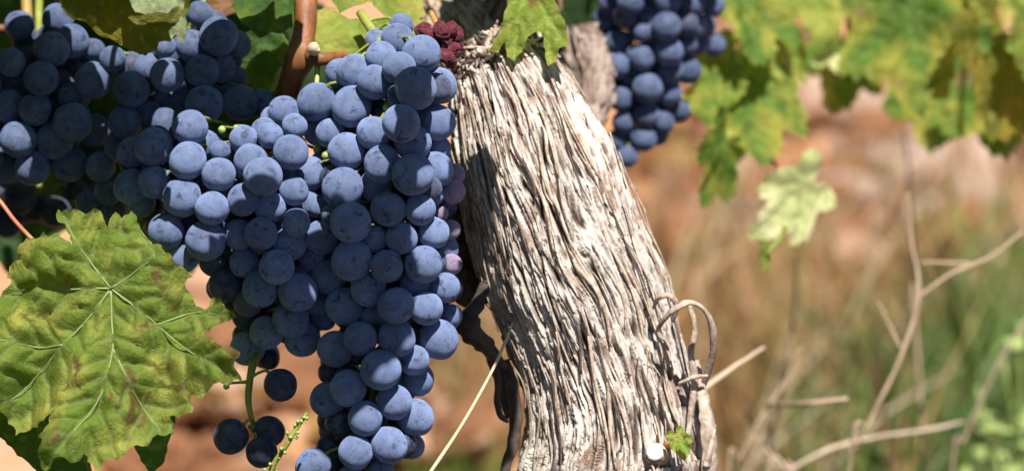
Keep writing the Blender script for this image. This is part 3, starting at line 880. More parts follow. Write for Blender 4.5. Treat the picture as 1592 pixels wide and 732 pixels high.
def bunch(label, hand, axis, depth_fn, seed, fill, base_r=26, name='grape_bunch', group='bunches of blue grapes', fill_back=0.016, dark=False, mid=False, layers=(1, 2), max_individual=98):
    """hand: (x, y, r[, layer[, kind]]) in photo pixels; axis: px path of the rachis with distance"""
    rs_ = random.Random(seed)
    t = empty(name, P(*axis[0]), label, 'grape bunch', group)
    gs = []
    for g in hand:
        x, y, r = g[0], g[1], g[2] * 1.035
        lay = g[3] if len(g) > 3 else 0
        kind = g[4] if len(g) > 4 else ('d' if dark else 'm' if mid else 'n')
        gs.append([x, y, r, depth_fn(x, y) + lay * 0.0085, kind, lay])
    relax(gs)
    # inner berries fill the bunch behind those in view
    fl = []
    xs = [g[0] for g in gs]; ys = [g[1] for g in gs]
    tries = 0
    while len(fl) < fill and tries < 7000:
        tries += 1
        b = rs_.choice(gs)
        if b[4] == 'u': continue
        x = b[0] + rs_.gauss(0, base_r * 0.6); y = b[1] + rs_.gauss(0, base_r * 0.6)
        # only where the bunch covers it
        cov = min(math.hypot(x - g[0], y - g[1]) - g[2] * 0.80 for g in gs)
        if cov > 0: continue
        rim = [(x + 24 * math.cos(k * 0.785), y + 24 * math.sin(k * 0.785)) for k in range(8)]
        if sum(any(math.hypot(u - g[0], v - g[1]) < g[2] * 1.12 for g in gs) for u, v in rim) < 8: continue
        near = [g for g in gs if math.hypot(x - g[0], y - g[1]) < base_r * 1.6]
        if not near: continue
        z = min(g[3] for g in near) + fill_back * rs_.uniform(0.6, 1.9)
        r = base_r * rs_.uniform(0.82, 1.0)
        ok = True
        for f in fl + gs:
            d3 = math.sqrt(((x - f[0]) * K * 1.11) ** 2 + ((y - f[1]) * K * 1.11) ** 2 + (z - f[3]) ** 2)
            if d3 < (r + f[2]) * K * 1.11 * 0.78:
                ok = False; break
        if ok: fl.append([x, y, r, z, 'i', 3])
    # close what gaps are left inside the outline
    if fill:
        for gx in range(int(min(xs)), int(max(xs)), 9):
            for gy in range(int(min(ys)), int(max(ys)), 9):
                if any(math.hypot(gx - g[0], gy - g[1]) < g[2] * 0.97 for g in gs + fl): continue
                nb = [g for g in gs if math.hypot(gx - g[0], gy - g[1]) < 62 and g[2] > 14]
                if len(nb) < 3: continue
                an = sorted(math.atan2(g[1] - gy, g[0] - gx) for g in nb)
                gap = max([b - a for a, b in zip(an, an[1:])] + [an[0] + 2 * math.pi - an[-1]])
                if gap > 2.4: continue
                fl.append([gx, gy, base_r * rs_.uniform(0.8, 0.95), max(g[3] for g in nb) + rs_.uniform(0.006, 0.012), 'i', 3])
    fl.sort(key=lambda q: q[3])
    room = max(0, max_individual - len(gs))
    indiv = gs + fl[:room]
    ax = spline([list(P(*q)) for q in axis], 60)
    st = MB()
    st.tube([P(*q) for q in axis], [0.0019 * (1 - 0.7 * i / max(1, len(axis) - 1)) for i in range(len(axis))], 40, 8, 0.15)
    for g in indiv:
        x, y, r, z, kind = g[:5]
        r3 = r * K * z
        c = P(x, y, z)
        k = int(np.argmin(np.linalg.norm(ax - np.array(c), axis=1)))
        k = max(0, k - 3)
        a = Vector(ax[k])
        dirn = (a - c)
        if dirn.length < 1e-5: dirn = Vector((0, 0, 1))
        dirn = (dirn.normalized() + Vector((0, 0, 0.55)) + Vector((rs_.uniform(-.3, .3), rs_.uniform(-.3, .3), 0))).normalized()
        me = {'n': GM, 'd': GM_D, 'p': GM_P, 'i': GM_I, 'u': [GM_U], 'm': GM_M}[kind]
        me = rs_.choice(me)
        o = bpy.data.objects.new('grape', me)
        COL.objects.link(o)
        o.parent = t
        q = dirn.to_track_quat('Z', 'Y').to_matrix() @ Matrix.Rotation(rs_.uniform(0, 6.28), 3, 'Z')
        m = q.to_4x4() @ Matrix.Scale(r3, 4)
        m.translation = c
        o.matrix_parent_inverse = parent_mat(t).inverted()
        o.matrix_basis = m
        if kind == 'p': o['label'] = 'violet pink grape'
        if kind == 'u': o['label'] = 'tiny unripe green grape'
        st.tube([c + dirn * r3 * 0.92, c + dirn * (r3 * 1.35), (c + dirn * r3 * 1.5) * 0.45 + a * 0.55, a], [0.0009, 0.0006, 0.0006, 0.0009], 10, 6)
    st.build('stem', M_STEM, t)
    if fl[room:]:
        mbx = MB()
        vs_ = [v.co.copy() for v in GM_I[0].vertices]; fs_ = [tuple(p.vertices) for p in GM_I[0].polygons]
        for x, y, r, z, kind, _ in fl[room:]:
            c = P(x, y, z); r3 = r * K * z
            mbx.add([c + v * r3 for v in vs_], fs_)
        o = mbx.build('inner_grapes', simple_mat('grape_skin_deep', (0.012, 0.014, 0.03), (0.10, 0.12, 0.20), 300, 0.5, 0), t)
        o['kind'] = 'stuff'
    return t

def interp(y, tab):
    ys = [q[0] for q in tab]
    return [float(np.interp(y, ys, [q[i] for q in tab])) for i in range(1, len(tab[0]))]

MAIN = [(624, 40, 18, 1), (619, 63, 25), (587, 65, 19, 1), (593, 89, 24), (655, 85, 30), (621, 107, 26), (582, 128, 27), (646, 137, 32, -1), (681, 133, 28, 1), (550, 112, 26), (528, 114, 22, 1), (694, 118, 9, 1.6),
        (547, 166, 30), (624, 192, 29, -1), (642, 222, 28, .4), (581, 207, 26), (680, 191, 28, .3), (594, 255, 28), (642, 272, 32, -.5), (679, 263, 25, .7), (682, 231, 19, 1.3), (584, 289, 25, 1), (603, 325, 27), (653, 326, 24), (675, 304, 15, 1),
        (704, 298, 19, .8, 'p'), (707, 271, 16, 1.2, 'p'), (539, 236, 29), (533, 293, 31, -.3), (481, 271, 26), (497, 203, 24, .4), (513, 207, 22, .8), (491, 159, 28), (545, 346, 31, -.3),
        (674, 362, 24), (701, 357, 15, .8, 'p'), (686, 332, 11, 1, 'p'), (624, 370, 25), (582, 371, 21, .8), (658, 411, 29), (601, 414, 25), (547, 404, 31, -.2), (573, 449, 27), (702, 411, 16, .8, 'p'), (692, 447, 23, .5), (646, 442, 24, 1.1),
        (616, 475, 28, -.2), (662, 479, 26, .4), (700, 491, 19, .9), (510, 431, 27), (535, 476, 29), (578, 492, 18, 1.3), (560, 526, 26), (521, 542, 28, .6), (617, 526, 28), (592, 575, 31, -.4), (541, 603, 28), (510, 621, 28, .6), (516, 652, 22, 1.5, 'd'),
        (514, 578, 19, 1.6, 'd'), (643, 559, 24), (682, 527, 30), (649, 589, 25, 1), (613, 625, 27), (646, 648, 28, .4), (568, 650, 26), (553, 702, 26), (605, 691, 27), (487, 723, 26, .2), (511, 695, 19, 1.2, 'd'), (593, 730, 19, .8), (640, 693, 20, 1.6), (545, 745, 22, .6), (500, 369, 26, .3), (493, 321, 18, 1), (690, 385, 22, 1.8), (668, 300, 22, 1.6), (672, 440, 20, 1.8), (665, 240, 22, 1.6),
        (602, 167, 7, 1.0, 'u'), (494, 231, 7, .6, 'u'), (506, 242, 6, .6, 'u'), (571, 152, 6, 1.2, 'u')]
WING = [(296, 199, 27), (239, 228, 30), (207, 237, 24, .8), (292, 250, 28, -.2), (240, 283, 25), (340, 272, 26), (283, 307, 30, -.3), (330, 324, 26), (205, 290, 27, .6), (342, 235, 16, 1), (379, 217, 22, .5), (258, 360, 28, .3), (320, 374, 31, -.2), (285, 399, 24, 1),
        (372, 364, 24, .5), (380, 408, 23, .5), (349, 443, 25, 1.6, 'd'), (405, 449, 28, .1), (430, 415, 27), (463, 454, 30, .2), (369, 465, 22, 1.7, 'd'), (381, 491, 20, 1.6, 'd'), (415, 516, 26, .8), (452, 497, 27, .5), (470, 526, 28, 1), (385, 541, 27, 1), (418, 557, 17, 1.7, 'd'),
        (503, 495, 18, 1.5), (492, 471, 20, 1.4), (442, 174, 24, .8), (458, 196, 19, .6), (420, 211, 20, .6), (411, 203, 20, 1.0), (452, 237, 27), (390, 250, 26), (409, 274, 30, -.5), (378, 311, 24), (420, 323, 24), (457, 297, 22, .2), (461, 346, 21, -.1), (406, 363, 25), (451, 379, 26), (432, 360, 16, .9),
        (485, 402, 20, 1.3), (220, 318, 20, 1.3), (345, 202, 6, .8, 'u'), (367, 199, 5, .9, 'u'), (505, 258, 24, 2.2), (520, 318, 25, 2.2), (515, 385, 24, 2.0), (470, 312, 24, 2.0), (438, 270, 24, 2.0), (350, 298, 24, 2.0), (318, 225, 23, 1.8), (520, 455, 24, 2.0), (425, 185, 20, 2.2)]
UPPER = [(260, 117, 26), (314, 111, 26), (343, 106, 23, .8), (318, 162, 29), (373, 160, 27), (406, 162, 24, .6), (232, 106, 23, .9), (340, 57, 30), (298, 72, 25, .3), (256, 73, 17, .6), (232, 180, 22, .6), (256, 191, 23, .3), (286, 155, 20, 1), (255, 155, 18, 1.4), (310, 22, 20, 1.2), (362, 124, 23, 1.1),
         (204, 139, 28), (194, 190, 26, .5), (181, 229, 19, .8), (156, 259, 23, .9), (170, 295, 23, .8), (140, 316, 22, .9), (178, 328, 20, .8), (175, 92, 20, 1.2), (368, 70, 22, 1.6)]
FARL = [(18, 97, 22), (81, 77, 27, .2), (112, 64, 26, .5), (146, 78, 17, .9), (64, 122, 27), (145, 125, 28), (54, 170, 25), (113, 190, 30, -.3), (12, 165, 26, .4), (28, 217, 28), (85, 218, 29, .6), (50, 261, 27, .2), (107, 254, 28, .6), (7, 263, 22, .6), (146, 202, 25, 1.2), (112, 150, 22, 1.3), (-25, 130, 26), (-30, 200, 27), (-20, 245, 25), (90, 30, 24, 1.2), (30, 40, 22, 1.6)]

def d_main(x, y):
    cx, hw = interp(y, [(40, 625, 60), (130, 618, 90), (250, 605, 115), (400, 600, 120), (500, 605, 110), (600, 585, 90), (730, 565, 90)])
    q = min(1, abs(x - cx) / hw)
    return 1.118 - math.sqrt(1 - q * q) * hw * K * 1.1 * 0.85
def d_wing(x, y):
    q = min(1, math.hypot((x - 375) / 205, (y - 330) / 270))
    return 1.128 - math.sqrt(1 - q * q) * 0.030
def d_upper(x, y):
    q = min(1, math.hypot((x - 270) / 190, (y - 150) / 220))
    return 1.158 - math.sqrt(1 - q * q) * 0.022
def d_farl(x, y):
    q = min(1, math.hypot((x - 60) / 140, (y - 150) / 180))
    return 1.172 - math.sqrt(1 - q * q) * 0.026
bunch('large bunch of dusty blue grapes hanging in front of the trunk', MAIN, [(560, 20, 1.135), (600, 90, 1.122), (605, 200, 1.122), (600, 350, 1.122), (600, 480, 1.118), (580, 600, 1.112), (560, 720, 1.112)], d_main, 1, 170)
bunch('broad shoulder of blue grapes left of the large bunch, above the mottled leaf', WING, [(440, 110, 1.16), (400, 190, 1.145), (370, 280, 1.145), (380, 400, 1.145), (410, 520, 1.138)], d_wing, 2, 170)
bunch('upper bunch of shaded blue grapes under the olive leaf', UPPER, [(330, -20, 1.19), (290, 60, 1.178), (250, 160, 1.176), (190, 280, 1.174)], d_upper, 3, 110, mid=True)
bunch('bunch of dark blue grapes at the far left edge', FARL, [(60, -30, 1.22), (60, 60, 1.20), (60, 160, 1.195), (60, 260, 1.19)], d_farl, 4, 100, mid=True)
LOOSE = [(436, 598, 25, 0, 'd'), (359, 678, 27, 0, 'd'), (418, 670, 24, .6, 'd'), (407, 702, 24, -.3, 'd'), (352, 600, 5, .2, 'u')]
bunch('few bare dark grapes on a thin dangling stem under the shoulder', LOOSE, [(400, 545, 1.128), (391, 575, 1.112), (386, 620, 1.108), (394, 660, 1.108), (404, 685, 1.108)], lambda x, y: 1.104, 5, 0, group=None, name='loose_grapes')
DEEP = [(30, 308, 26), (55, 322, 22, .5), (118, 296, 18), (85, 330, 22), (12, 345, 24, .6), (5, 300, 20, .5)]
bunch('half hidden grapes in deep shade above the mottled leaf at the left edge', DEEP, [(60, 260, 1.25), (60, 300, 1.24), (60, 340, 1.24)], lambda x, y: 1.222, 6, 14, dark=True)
HANG = [(980, 5, 22), (1037, 0, 25), (1075, 5, 24, .3), (1108, 8, 20, .5), (1036, 42, 25, -.3), (984, 28, 22, .4), (1000, 52, 15), (998, 92, 21), (1040, 80, 24), (1078, 38, 24, .6), (1085, 66, 22, .5), (960, 103, 21), (1007, 138, 25, -.3), (1042, 110, 22, .7), (965, 155, 20),
        (960, 65, 20, 1), (1070, 110, 22, .8), (1040, 145, 22, .9), (970, 190, 20, .4), (1005, 178, 22, .3), (960, 218, 19, .4), (1000, 215, 22), (975, 244, 18, .2), (1030, 190, 20, 1), (1095, 40, 20, 1), (940, 68, 18, 1), (1060, -25, 24), (1010, -30, 24), (965, -25, 22), (1100, -25, 22)]
HANG = [(g[0], g[1], g[2] * 0.92) + tuple(g[3:]) for g in HANG] + [(1058, 62, 19, .7), (1018, 72, 18, .9), (940, 130, 18, 1), (1055, 172, 18, .9), (985, 118, 18, .9), (1022, 250 - 40, 17, .9), (985, 218, 17, .8), (1110, 70, 18, 1), (1060, 28, 20, .4), (1012, 22, 20, .5), (985, 165, 17, .9), (940, 30, 18, 1), (950, 5, 19, .8)]
def d_hang(x, y):
    cx, hw = interp(y, [(0, 1030, 110), (120, 1005, 85), (250, 978, 45)])
    q = min(1, abs(x - cx) / hw)
    return 1.30 - math.sqrt(1 - q * q) * hw * K * 1.2 * 0.8
bunch('small blue grape bunch hanging out of focus right of the trunk top', HANG, [(1030, -90, 1.32), (1025, -20, 1.305), (1010, 100, 1.30), (975, 230, 1.295)], d_hang, 7, 60, mid=True, base_r=20, fill_back=0.010)

# shrivelled red grapes behind the tip of the large bunch
def raisins():
    t = empty('dried_grape_bunch', P(685, 60, 1.14), 'shrivelled dark red grapes next to the tip of the large bunch', 'dried grapes')
    rs_ = random.Random(9)
    for k, (x, y, r) in enumerate([(662, 52, 13), (677, 56, 11), (690, 50, 10), (701, 46, 9), (707, 58, 10), (694, 67, 10), (702, 80, 13), (708, 72, 10), (693, 88, 11), (701, 97, 8), (684, 44, 8), (712, 50, 7)]):
        bm = bmesh.new()
        bmesh.ops.create_uvsphere(bm, u_segments=32, v_segments=20, radius=1)
        off = Vector((k * 3.1, k * 1.7, 0))
        for v in bm.verts:
            d = v.co.normalized()
            n = mnoise.noise(Vector((d.x * 1.9, d.y * 1.9, d.z * 0.5)) + off); n2 = mnoise.noise(Vector((d.x * 4, d.y * 4, d.z * 0.8)) + off)
            v.co = d * (1 - 0.45 * math.exp(-(n / 0.09) ** 2) - 0.16 * math.exp(-(n2 / 0.1) ** 2) + 0.15 * n)
            v.co.z *= 1.25
        me = bpy.data.meshes.new('raisin'); bm.to_mesh(me); bm.free()
        me.polygons.foreach_set('use_smooth', [True] * len(me.polygons))
        me.materials.append(M_RAISIN)
        o = bpy.data.objects.new('raisin', me); COL.objects.link(o); o.parent = t
        d = 1.128 + rs_.uniform(-.004, .006)
        m = Matrix.Rotation(rs_.uniform(0, 6), 4, Vector((rs_.random(), rs_.random(), rs_.random())).normalized()) @ Matrix.Scale(r * 1.2 * K * d, 4)
        m.translation = P(x, y, d)
        o.matrix_parent_inverse = parent_mat(t).inverted(); o.matrix_basis = m
    mbx = MB()
    mbx.tube([P(670, 20, 1.16), P(685, 50, 1.135), P(697, 75, 1.132), P(700, 95, 1.13)], [.0012, .001, .001, .0006], 16, 6)
    for x, y in ((662, 52), (690, 50), (707, 58), (702, 80), (693, 88), (677, 56)):
        mbx.tube([P(690, 66, 1.133), P((690 + x) / 2, (66 + y) / 2, 1.132), P(x, y, 1.13)], [.0007, .0006, .0006], 8, 6)
    mbx.build('stem', simple_mat('dry_stem_orange', (0.40, 0.20, 0.05), (0.55, 0.33, 0.12), 80, 0.6, 0), t)
raisins()

# ------------------------------------------------------------------ canes and stalks of the vine
def cane():
    t = empty('vine_cane', P(480, -60, 1.16), 'smooth brown cane coming down behind the grapes with a swollen joint', 'cane')
    m = MB()
    s = K * 1.14
    m.tube([P(486, -160, 1.19), P(480, -60, 1.155), P(476, 0, 1.145), P(474, 45, 1.140), P(470, 72, 1.138), P(468, 90, 1.138), P(458, 112, 1.142), P(446, 145, 1.15), P(434, 190, 1.165), P(430, 240, 1.18)], [18 * s, 18 * s, 17.5 * s, 17 * s, 19 * s, 24 * s, 20 * s, 18 * s, 17 * s, 15 * s], 70, 20, 0.10)
    m.build('cane', M_CANE, t)
    m = MB()
    m.tube([P(478, 84, 1.136), P(495, 92, 1.130), P(512, 90, 1.132), P(532, 87, 1.138), P(556, 90, 1.146)], [13 * s, 11 * s, 9 * s, 9 * s, 8 * s], 24, 14, 0.15)
    m.build('side_shoot', M_CANE, t)
    m = MB()
    m.tube([P(486, 78, 1.126), P(490, 72, 1.124), P(494, 70, 1.124)], [10 * s, 8 * s, 3 * s], 10, 12, 0.4)
    m.build('bud', M_STRAW, t)
    m = MB()
    m.tube([P(494, 98, 1.134), P(493, 118, 1.132), P(492, 138, 1.13)], [5 * s, 4 * s, 4 * s], 10, 8)
    m.build('stem', M_BERRY, t)
cane()
m = MB()
m.tube([P(36, -80, 1.20), P(40, -20, 1.20), P(43, 40, 1.195), P(49, 80, 1.19), P(46, 112, 1.195), P(44, 150, 1.21)], [9 * K * 1.2] * 3 + [11 * K * 1.2, 8 * K * 1.2, 6 * K * 1.2], 40, 12, 0.1)
o = m.build('vine_cane', M_CANE_G); tag(o, 'yellow green shoot at the far left top beside the dark grapes', 'cane')
m = MB()
m.tube([P(-60, 44, 1.20), P(0, 45, 1.20), P(40, 52, 1.205), P(80, 70, 1.22)], [7 * K * 1.2, 7 * K * 1.2, 6 * K * 1.2, 5 * K * 1.2], 30, 10, 0.15)
o = m.build('vine_cane', M_CANE); tag(o, 'short brown side cane crossing the yellow shoot at the far left', 'cane')
m = MB()
m.tube([P(-30, 280, 1.14), P(0, 313, 1.135), P(22, 342, 1.13), P(50, 372, 1.12), P(80, 400, 1.12)], [3.4 * K * 1.1] * 5, 30, 8)
o = m.build('tendril', M_PETIOLE); tag(o, 'thin reddish tendril running into the mottled leaf at the left edge', 'tendril')

def raceme():
    t = empty('flower_stalk', P(418, 732, 1.09), 'thin bare yellow green stalk with tiny buds in front of the soil, between the grapes', 'stalk')
    m = MB()
    path = [P(412, 760, 1.092), P(425, 722, 1.092), P(446, 690, 1.09), P(460, 667, 1.09), P(477, 642, 1.09)]
    m.tube(path, [4.5 * K * 1.09, 4.2 * K * 1.09, 4 * K * 1.09, 3.6 * K * 1.09, 3 * K * 1.09], 30, 8, 0.2)
    m.build('stem', M_STEM, t)
    c = spline([list(q) for q in path], 40)
    rs_ = random.Random(3)
    for k in range(16):
        p = Vector(c[6 + k * 2])
        d = (RGT * rs_.uniform(-1, 1) + UPV * rs_.uniform(-.2, 1) - FWD * rs_.uniform(-.3, .8)).normalized()
        m = MB()
        L = rs_.uniform(7, 13) * K * 1.09
        m.tube([p, p + d * L * .6, p + d * L, p + d * (L + 3 * K)], [.0004, .0004, .0008, .0003], 9, 6)
        m.build('bud', M_BERRY, t)
raceme()

# dry straw leaning on the trunk
m = MB()
m.tube([P(797, 502, 1.112), P(786, 530, 1.11), P(762, 582, 1.107), P(718, 660, 1.10), P(668, 735, 1.093), P(590, 850, 1.085), P(480, 1010, 1.07), P(330, 1230, 1.05), P(180, 1450, 1.03), P(0, 1720, 1.00)], [1.6 * K, 2.6 * K, 2.8 * K, 3.0 * K, 3.2 * K, 3.4 * K, 3.6 * K, 4 * K, 4 * K, 4 * K], 80, 8, 0.1)
o = m.build('dry_straw', M_STRAW); tag(o, 'long thin straw leaning against the shaded side of the trunk', 'straw')

# ------------------------------------------------------------------ dry stalks, weeds, stones behind
def stalk(label, pts_, rad_px, mat, branches=()):
    t = empty('dry_stalk', ground_point(P(*pts_[-1])), label, 'dry stalk', 'dry stalks standing in the weeds')
    m = MB()
    pp = [P(*q) for q in pts_]
    end = ground_point(pp[-1] + (pp[-1] - pp[-2]) * 0.6)
    d = pts_[0][2]
    m.tube(pp + [end], [0.37 * r * K * d for r in rad_px] + [0.37 * rad_px[-1] * K * d], 70, 8, 0.5)
    m.build('stem', mat, t)
    for b, r in branches:
        m = MB()
        m.tube([P(*q) for q in b], [0.37 * q * K * d for q in r], 20, 8, 0.15)
        m.build('branch', mat, t)
def ground_point(p):
    return Vector((p.x, p.y, ground_z(p.x, p.y) - 0.004))
stalk('tall forked brown stalk, the highest among the weeds', [(1412, 300, 1.375), (1418, 380, 1.375), (1428, 462, 1.375), (1398, 560, 1.375), (1352, 655, 1.375), (1320, 740, 1.375)], [5, 7, 9, 8.5, 8, 8], M_TWIG,
      [([(1428, 462, 1.375), (1480, 425, 1.375), (1540, 400, 1.375), (1590, 360, 1.375)], [8, 8, 9, 5]), ([(1400, 540, 1.375), (1382, 505, 1.375), (1366, 470, 1.375)], [6, 5, 4]), ([(1510, 410, 1.375), (1460, 408, 1.375), (1430, 408, 1.375)], [6, 5, 4])])
stalk('pale straight stalk sticking out right of the bark hoop', [(1188, 540, 1.320), (1150, 565, 1.310), (1100, 600, 1.300), (1050, 640, 1.290), (1000, 700, 1.290)], [6, 9, 9, 9, 9], M_TWIG_P)
stalk('slanting brown stalk right of the trunk foot', [(1245, 540, 1.430), (1222, 590, 1.430), (1180, 655, 1.430), (1150, 712, 1.430), (1130, 760, 1.430)], [5, 7, 8, 7, 7], M_TWIG,
      [([(1195, 628, 1.430), (1240, 628, 1.350), (1318, 620, 1.340)], [8, 10, 8])])
stalk('pale thick stalk lying low across the green weeds', [(1500, 655, 1.460), (1440, 668, 1.450), (1360, 680, 1.450), (1290, 698, 1.440), (1230, 730, 1.440), (1190, 770, 1.440)], [5, 9, 10, 10, 10, 9], M_TWIG_P)
stalk('thin crossing stalk at the bottom right of the trunk foot', [(1160, 640, 1.450), (1180, 680, 1.450), (1210, 730, 1.450), (1235, 780, 1.450)], [5, 7, 8, 8], M_TWIG)
stalk('upright faint stalk far behind the cream leaf', [(1238, 400, 1.55), (1236, 470, 1.55), (1225, 560, 1.55), (1205, 650, 1.55), (1195, 740, 1.55)], [5, 8, 8, 8, 8], M_TWIG)
stalk('slanting thin stalk at the right edge', [(1600, 490, 1.500), (1575, 530, 1.500), (1545, 580, 1.500), (1500, 680, 1.500), (1480, 740, 1.500)], [5, 6, 6, 6, 6], M_TWIG)
stalk('grey vertical stalk in front of the stones', [(1405, 200, 1.6), (1412, 260, 1.6), (1418, 340, 1.6), (1420, 460, 1.6), (1430, 600, 1.6), (1435, 740, 1.6)], [5, 6, 7, 7, 7, 7], M_TWIG)

def weed_plant():
    base = ground_point(P(1570, 900, 1.68))
    t = empty('weed_plant', base, 'grey green weed with small round leaves at the lower right corner', 'weed')
    rs_ = random.Random(12)
    me = None
    tips = [(1520, 600), (1560, 560), (1585, 500), (1600, 640), (1545, 690), (1580, 720), (1520, 740), (1610, 570), (1535, 640)]
    for x, y in tips:
        m = MB()
        top = P(x, y, 1.68 + rs_.uniform(-.08, .08))
        mid = (base + top) * 0.5 + Vector((rs_.uniform(-.02, .02), 0, 0))
        m.tube([base, mid, top], [.002, .0016, .001], 16, 6)
        m.build('stem', M_WEED, t)
        for k in range(5):
            f = rs_.uniform(0.72, 1.02)
            p = base * (1 - f) ** 2 + mid * (2 * f * (1 - f)) + top * f * f
            p = base + (top - base) * f + Vector((rs_.gauss(0, .008), rs_.gauss(0, .008), rs_.gauss(0, .004)))
            if me is None:
                bm = bmesh.new()
                bmesh.ops.create_uvsphere(bm, u_segments=14, v_segments=8, radius=1)
                for v in bm.verts:
                    v.co = Vector((v.co.x, v.co.y * 0.75, v.co.z * 0.09 + 0.25 * v.co.x ** 2))
                me = bpy.data.meshes.new('leaf'); bm.to_mesh(me); bm.free()
                me.polygons.foreach_set('use_smooth', [True] * len(me.polygons))
                me.materials.append(M_WEED)
            o = bpy.data.objects.new('leaf', me); COL.objects.link(o); o.parent = t
            mt = Matrix.Rotation(rs_.uniform(0, 6.28), 4, 'Z') @ Matrix.Rotation(rs_.uniform(-.9, .9), 4, 'X') @ Matrix.Scale(rs_.uniform(.0045, .0075), 4)
            mt.translation = p
            o.matrix_parent_inverse = parent_mat(t).inverted(); o.matrix_basis = mt
weed_plant()

def blades(name, label, areas, mats, seed):
    """grass that nobody could count: areas of (px0, px1, d0, d1, n, hmin, hmax)"""
    rs_ = random.Random(seed)
    v, f, mi = [], [], []
    for x0, x1, d0, d1, n, h0, h1, *wd in areas:
        for _ in range(n):
            d = rs_.uniform(d0, d1)
            x = (rs_.uniform(x0, x1) - 796) * K * d
            y = d * math.cos(PITCH)
            b = Vector((x, y, ground_z(x, y) - 0.005)) if rs_.random() < 0.35 else Vector((x, y, -0.01))
            h = rs_.uniform(h0, h1)
            a = rs_.uniform(0, 6.28)
            lean = rs_.uniform(.1, .9)
            dv = Vector((math.cos(a), math.sin(a), 0))
            wv = Vector((-math.sin(a + 1), math.cos(a + 1), 0)) * (rs_.uniform(*wd) if wd else rs_.uniform(.0012, .0032))
            o = len(v)
            m = rs_.randrange(len(mats))
            for i in range(5):
                t = i / 4
                p = b + Vector((0, 0, h * (t - 0.25 * lean * t * t))) + dv * (h * lean * t * t * 0.8)
                q = wv * (1 - t * 0.92)
                v += [tuple(p - q), tuple(p + q)]
            for i in range(4):
                f.append((o + 2 * i, o + 2 * i + 1, o + 2 * i + 3, o + 2 * i + 2)); mi.append(m)
    me = mesh_np(name, v, f)
    for mm in mats: me.materials.append(mm)
    me.polygons.foreach_set('material_index', mi)
    ob = link(name, me)
    tag(ob, label, None, kind='stuff')
def grass_mat(name, a, b):
    m = N(name)
    c = m.mix(m.ramp(m.noise(m.coord('Object'), 6, 3), .35, .65), a, b)
    m.col(c); m.rough(0.5)
    tr = m.n('ShaderNodeBsdfTranslucent'); m.l(c, tr.inputs[0])
    mx = m.n('ShaderNodeMixShader'); mx.inputs[0].default_value = 0.35
    m.l(m.b.outputs[0], mx.inputs[1]); m.l(tr.outputs[0], mx.inputs[2]); m.l(mx.outputs[0], m.out.inputs[0])
    return m.m
GR = [grass_mat('grass_light', (0.18, 0.28, 0.08), (0.30, 0.38, 0.14)), grass_mat('grass_dark_green', (0.02, 0.06, 0.015), (0.05, 0.11, 0.03)), grass_mat('grass_deep', (0.06, 0.13, 0.015), (0.14, 0.23, 0.035)), grass_mat('grass_mid', (0.13, 0.21, 0.03), (0.25, 0.33, 0.07))]  # each blade takes one of these greens at random
DR = [grass_mat('grass_bleached', (0.56, 0.44, 0.28), (0.66, 0.54, 0.38)), grass_mat('grass_dead_brown', (0.24, 0.14, 0.06), (0.32, 0.20, 0.10)), grass_mat('grass_dry', (0.36, 0.23, 0.09), (0.50, 0.33, 0.14)), grass_mat('grass_dry_orange', (0.42, 0.22, 0.08), (0.50, 0.30, 0.13)), grass_mat('grass_olive', (0.27, 0.24, 0.07), (0.36, 0.32, 0.11))]
blades('grass', 'blurred green grass and weeds filling the lower right', [(1280, 1680, 1.75, 2.3, 650, .06, .18), (1120, 1450, 1.75, 2.1, 240, .05, .13), (1440, 1680, 2.0, 2.6, 350, .06, .20), (640, 790, 2.0, 2.15, 110, .03, .07), (1240, 1680, 1.75, 2.3, 170, .05, .16, .006, .013), (1120, 1420, 1.8, 2.2, 70, .04, .11, .006, .012), (1440, 1680, 1.9, 2.5, 90, .06, .2, .006, .014)], GR, 3)
blades('dry_grass', 'blurred ochre dry grass behind the trunk', [(960, 1260, 1.9, 2.9, 450, .06, .20), (1060, 1420, 1.7, 2.4, 260, .06, .20), (680, 800, 2.1, 2.5, 160, .06, .16), (1200, 1650, 2.4, 3.6, 300, .03, .10), (960, 1500, 1.8, 2.6, 130, .08, .24, .003, .006), (1100, 1660, 2.0, 3.2, 120, .05, .18, .004, .008)], DR, 4)

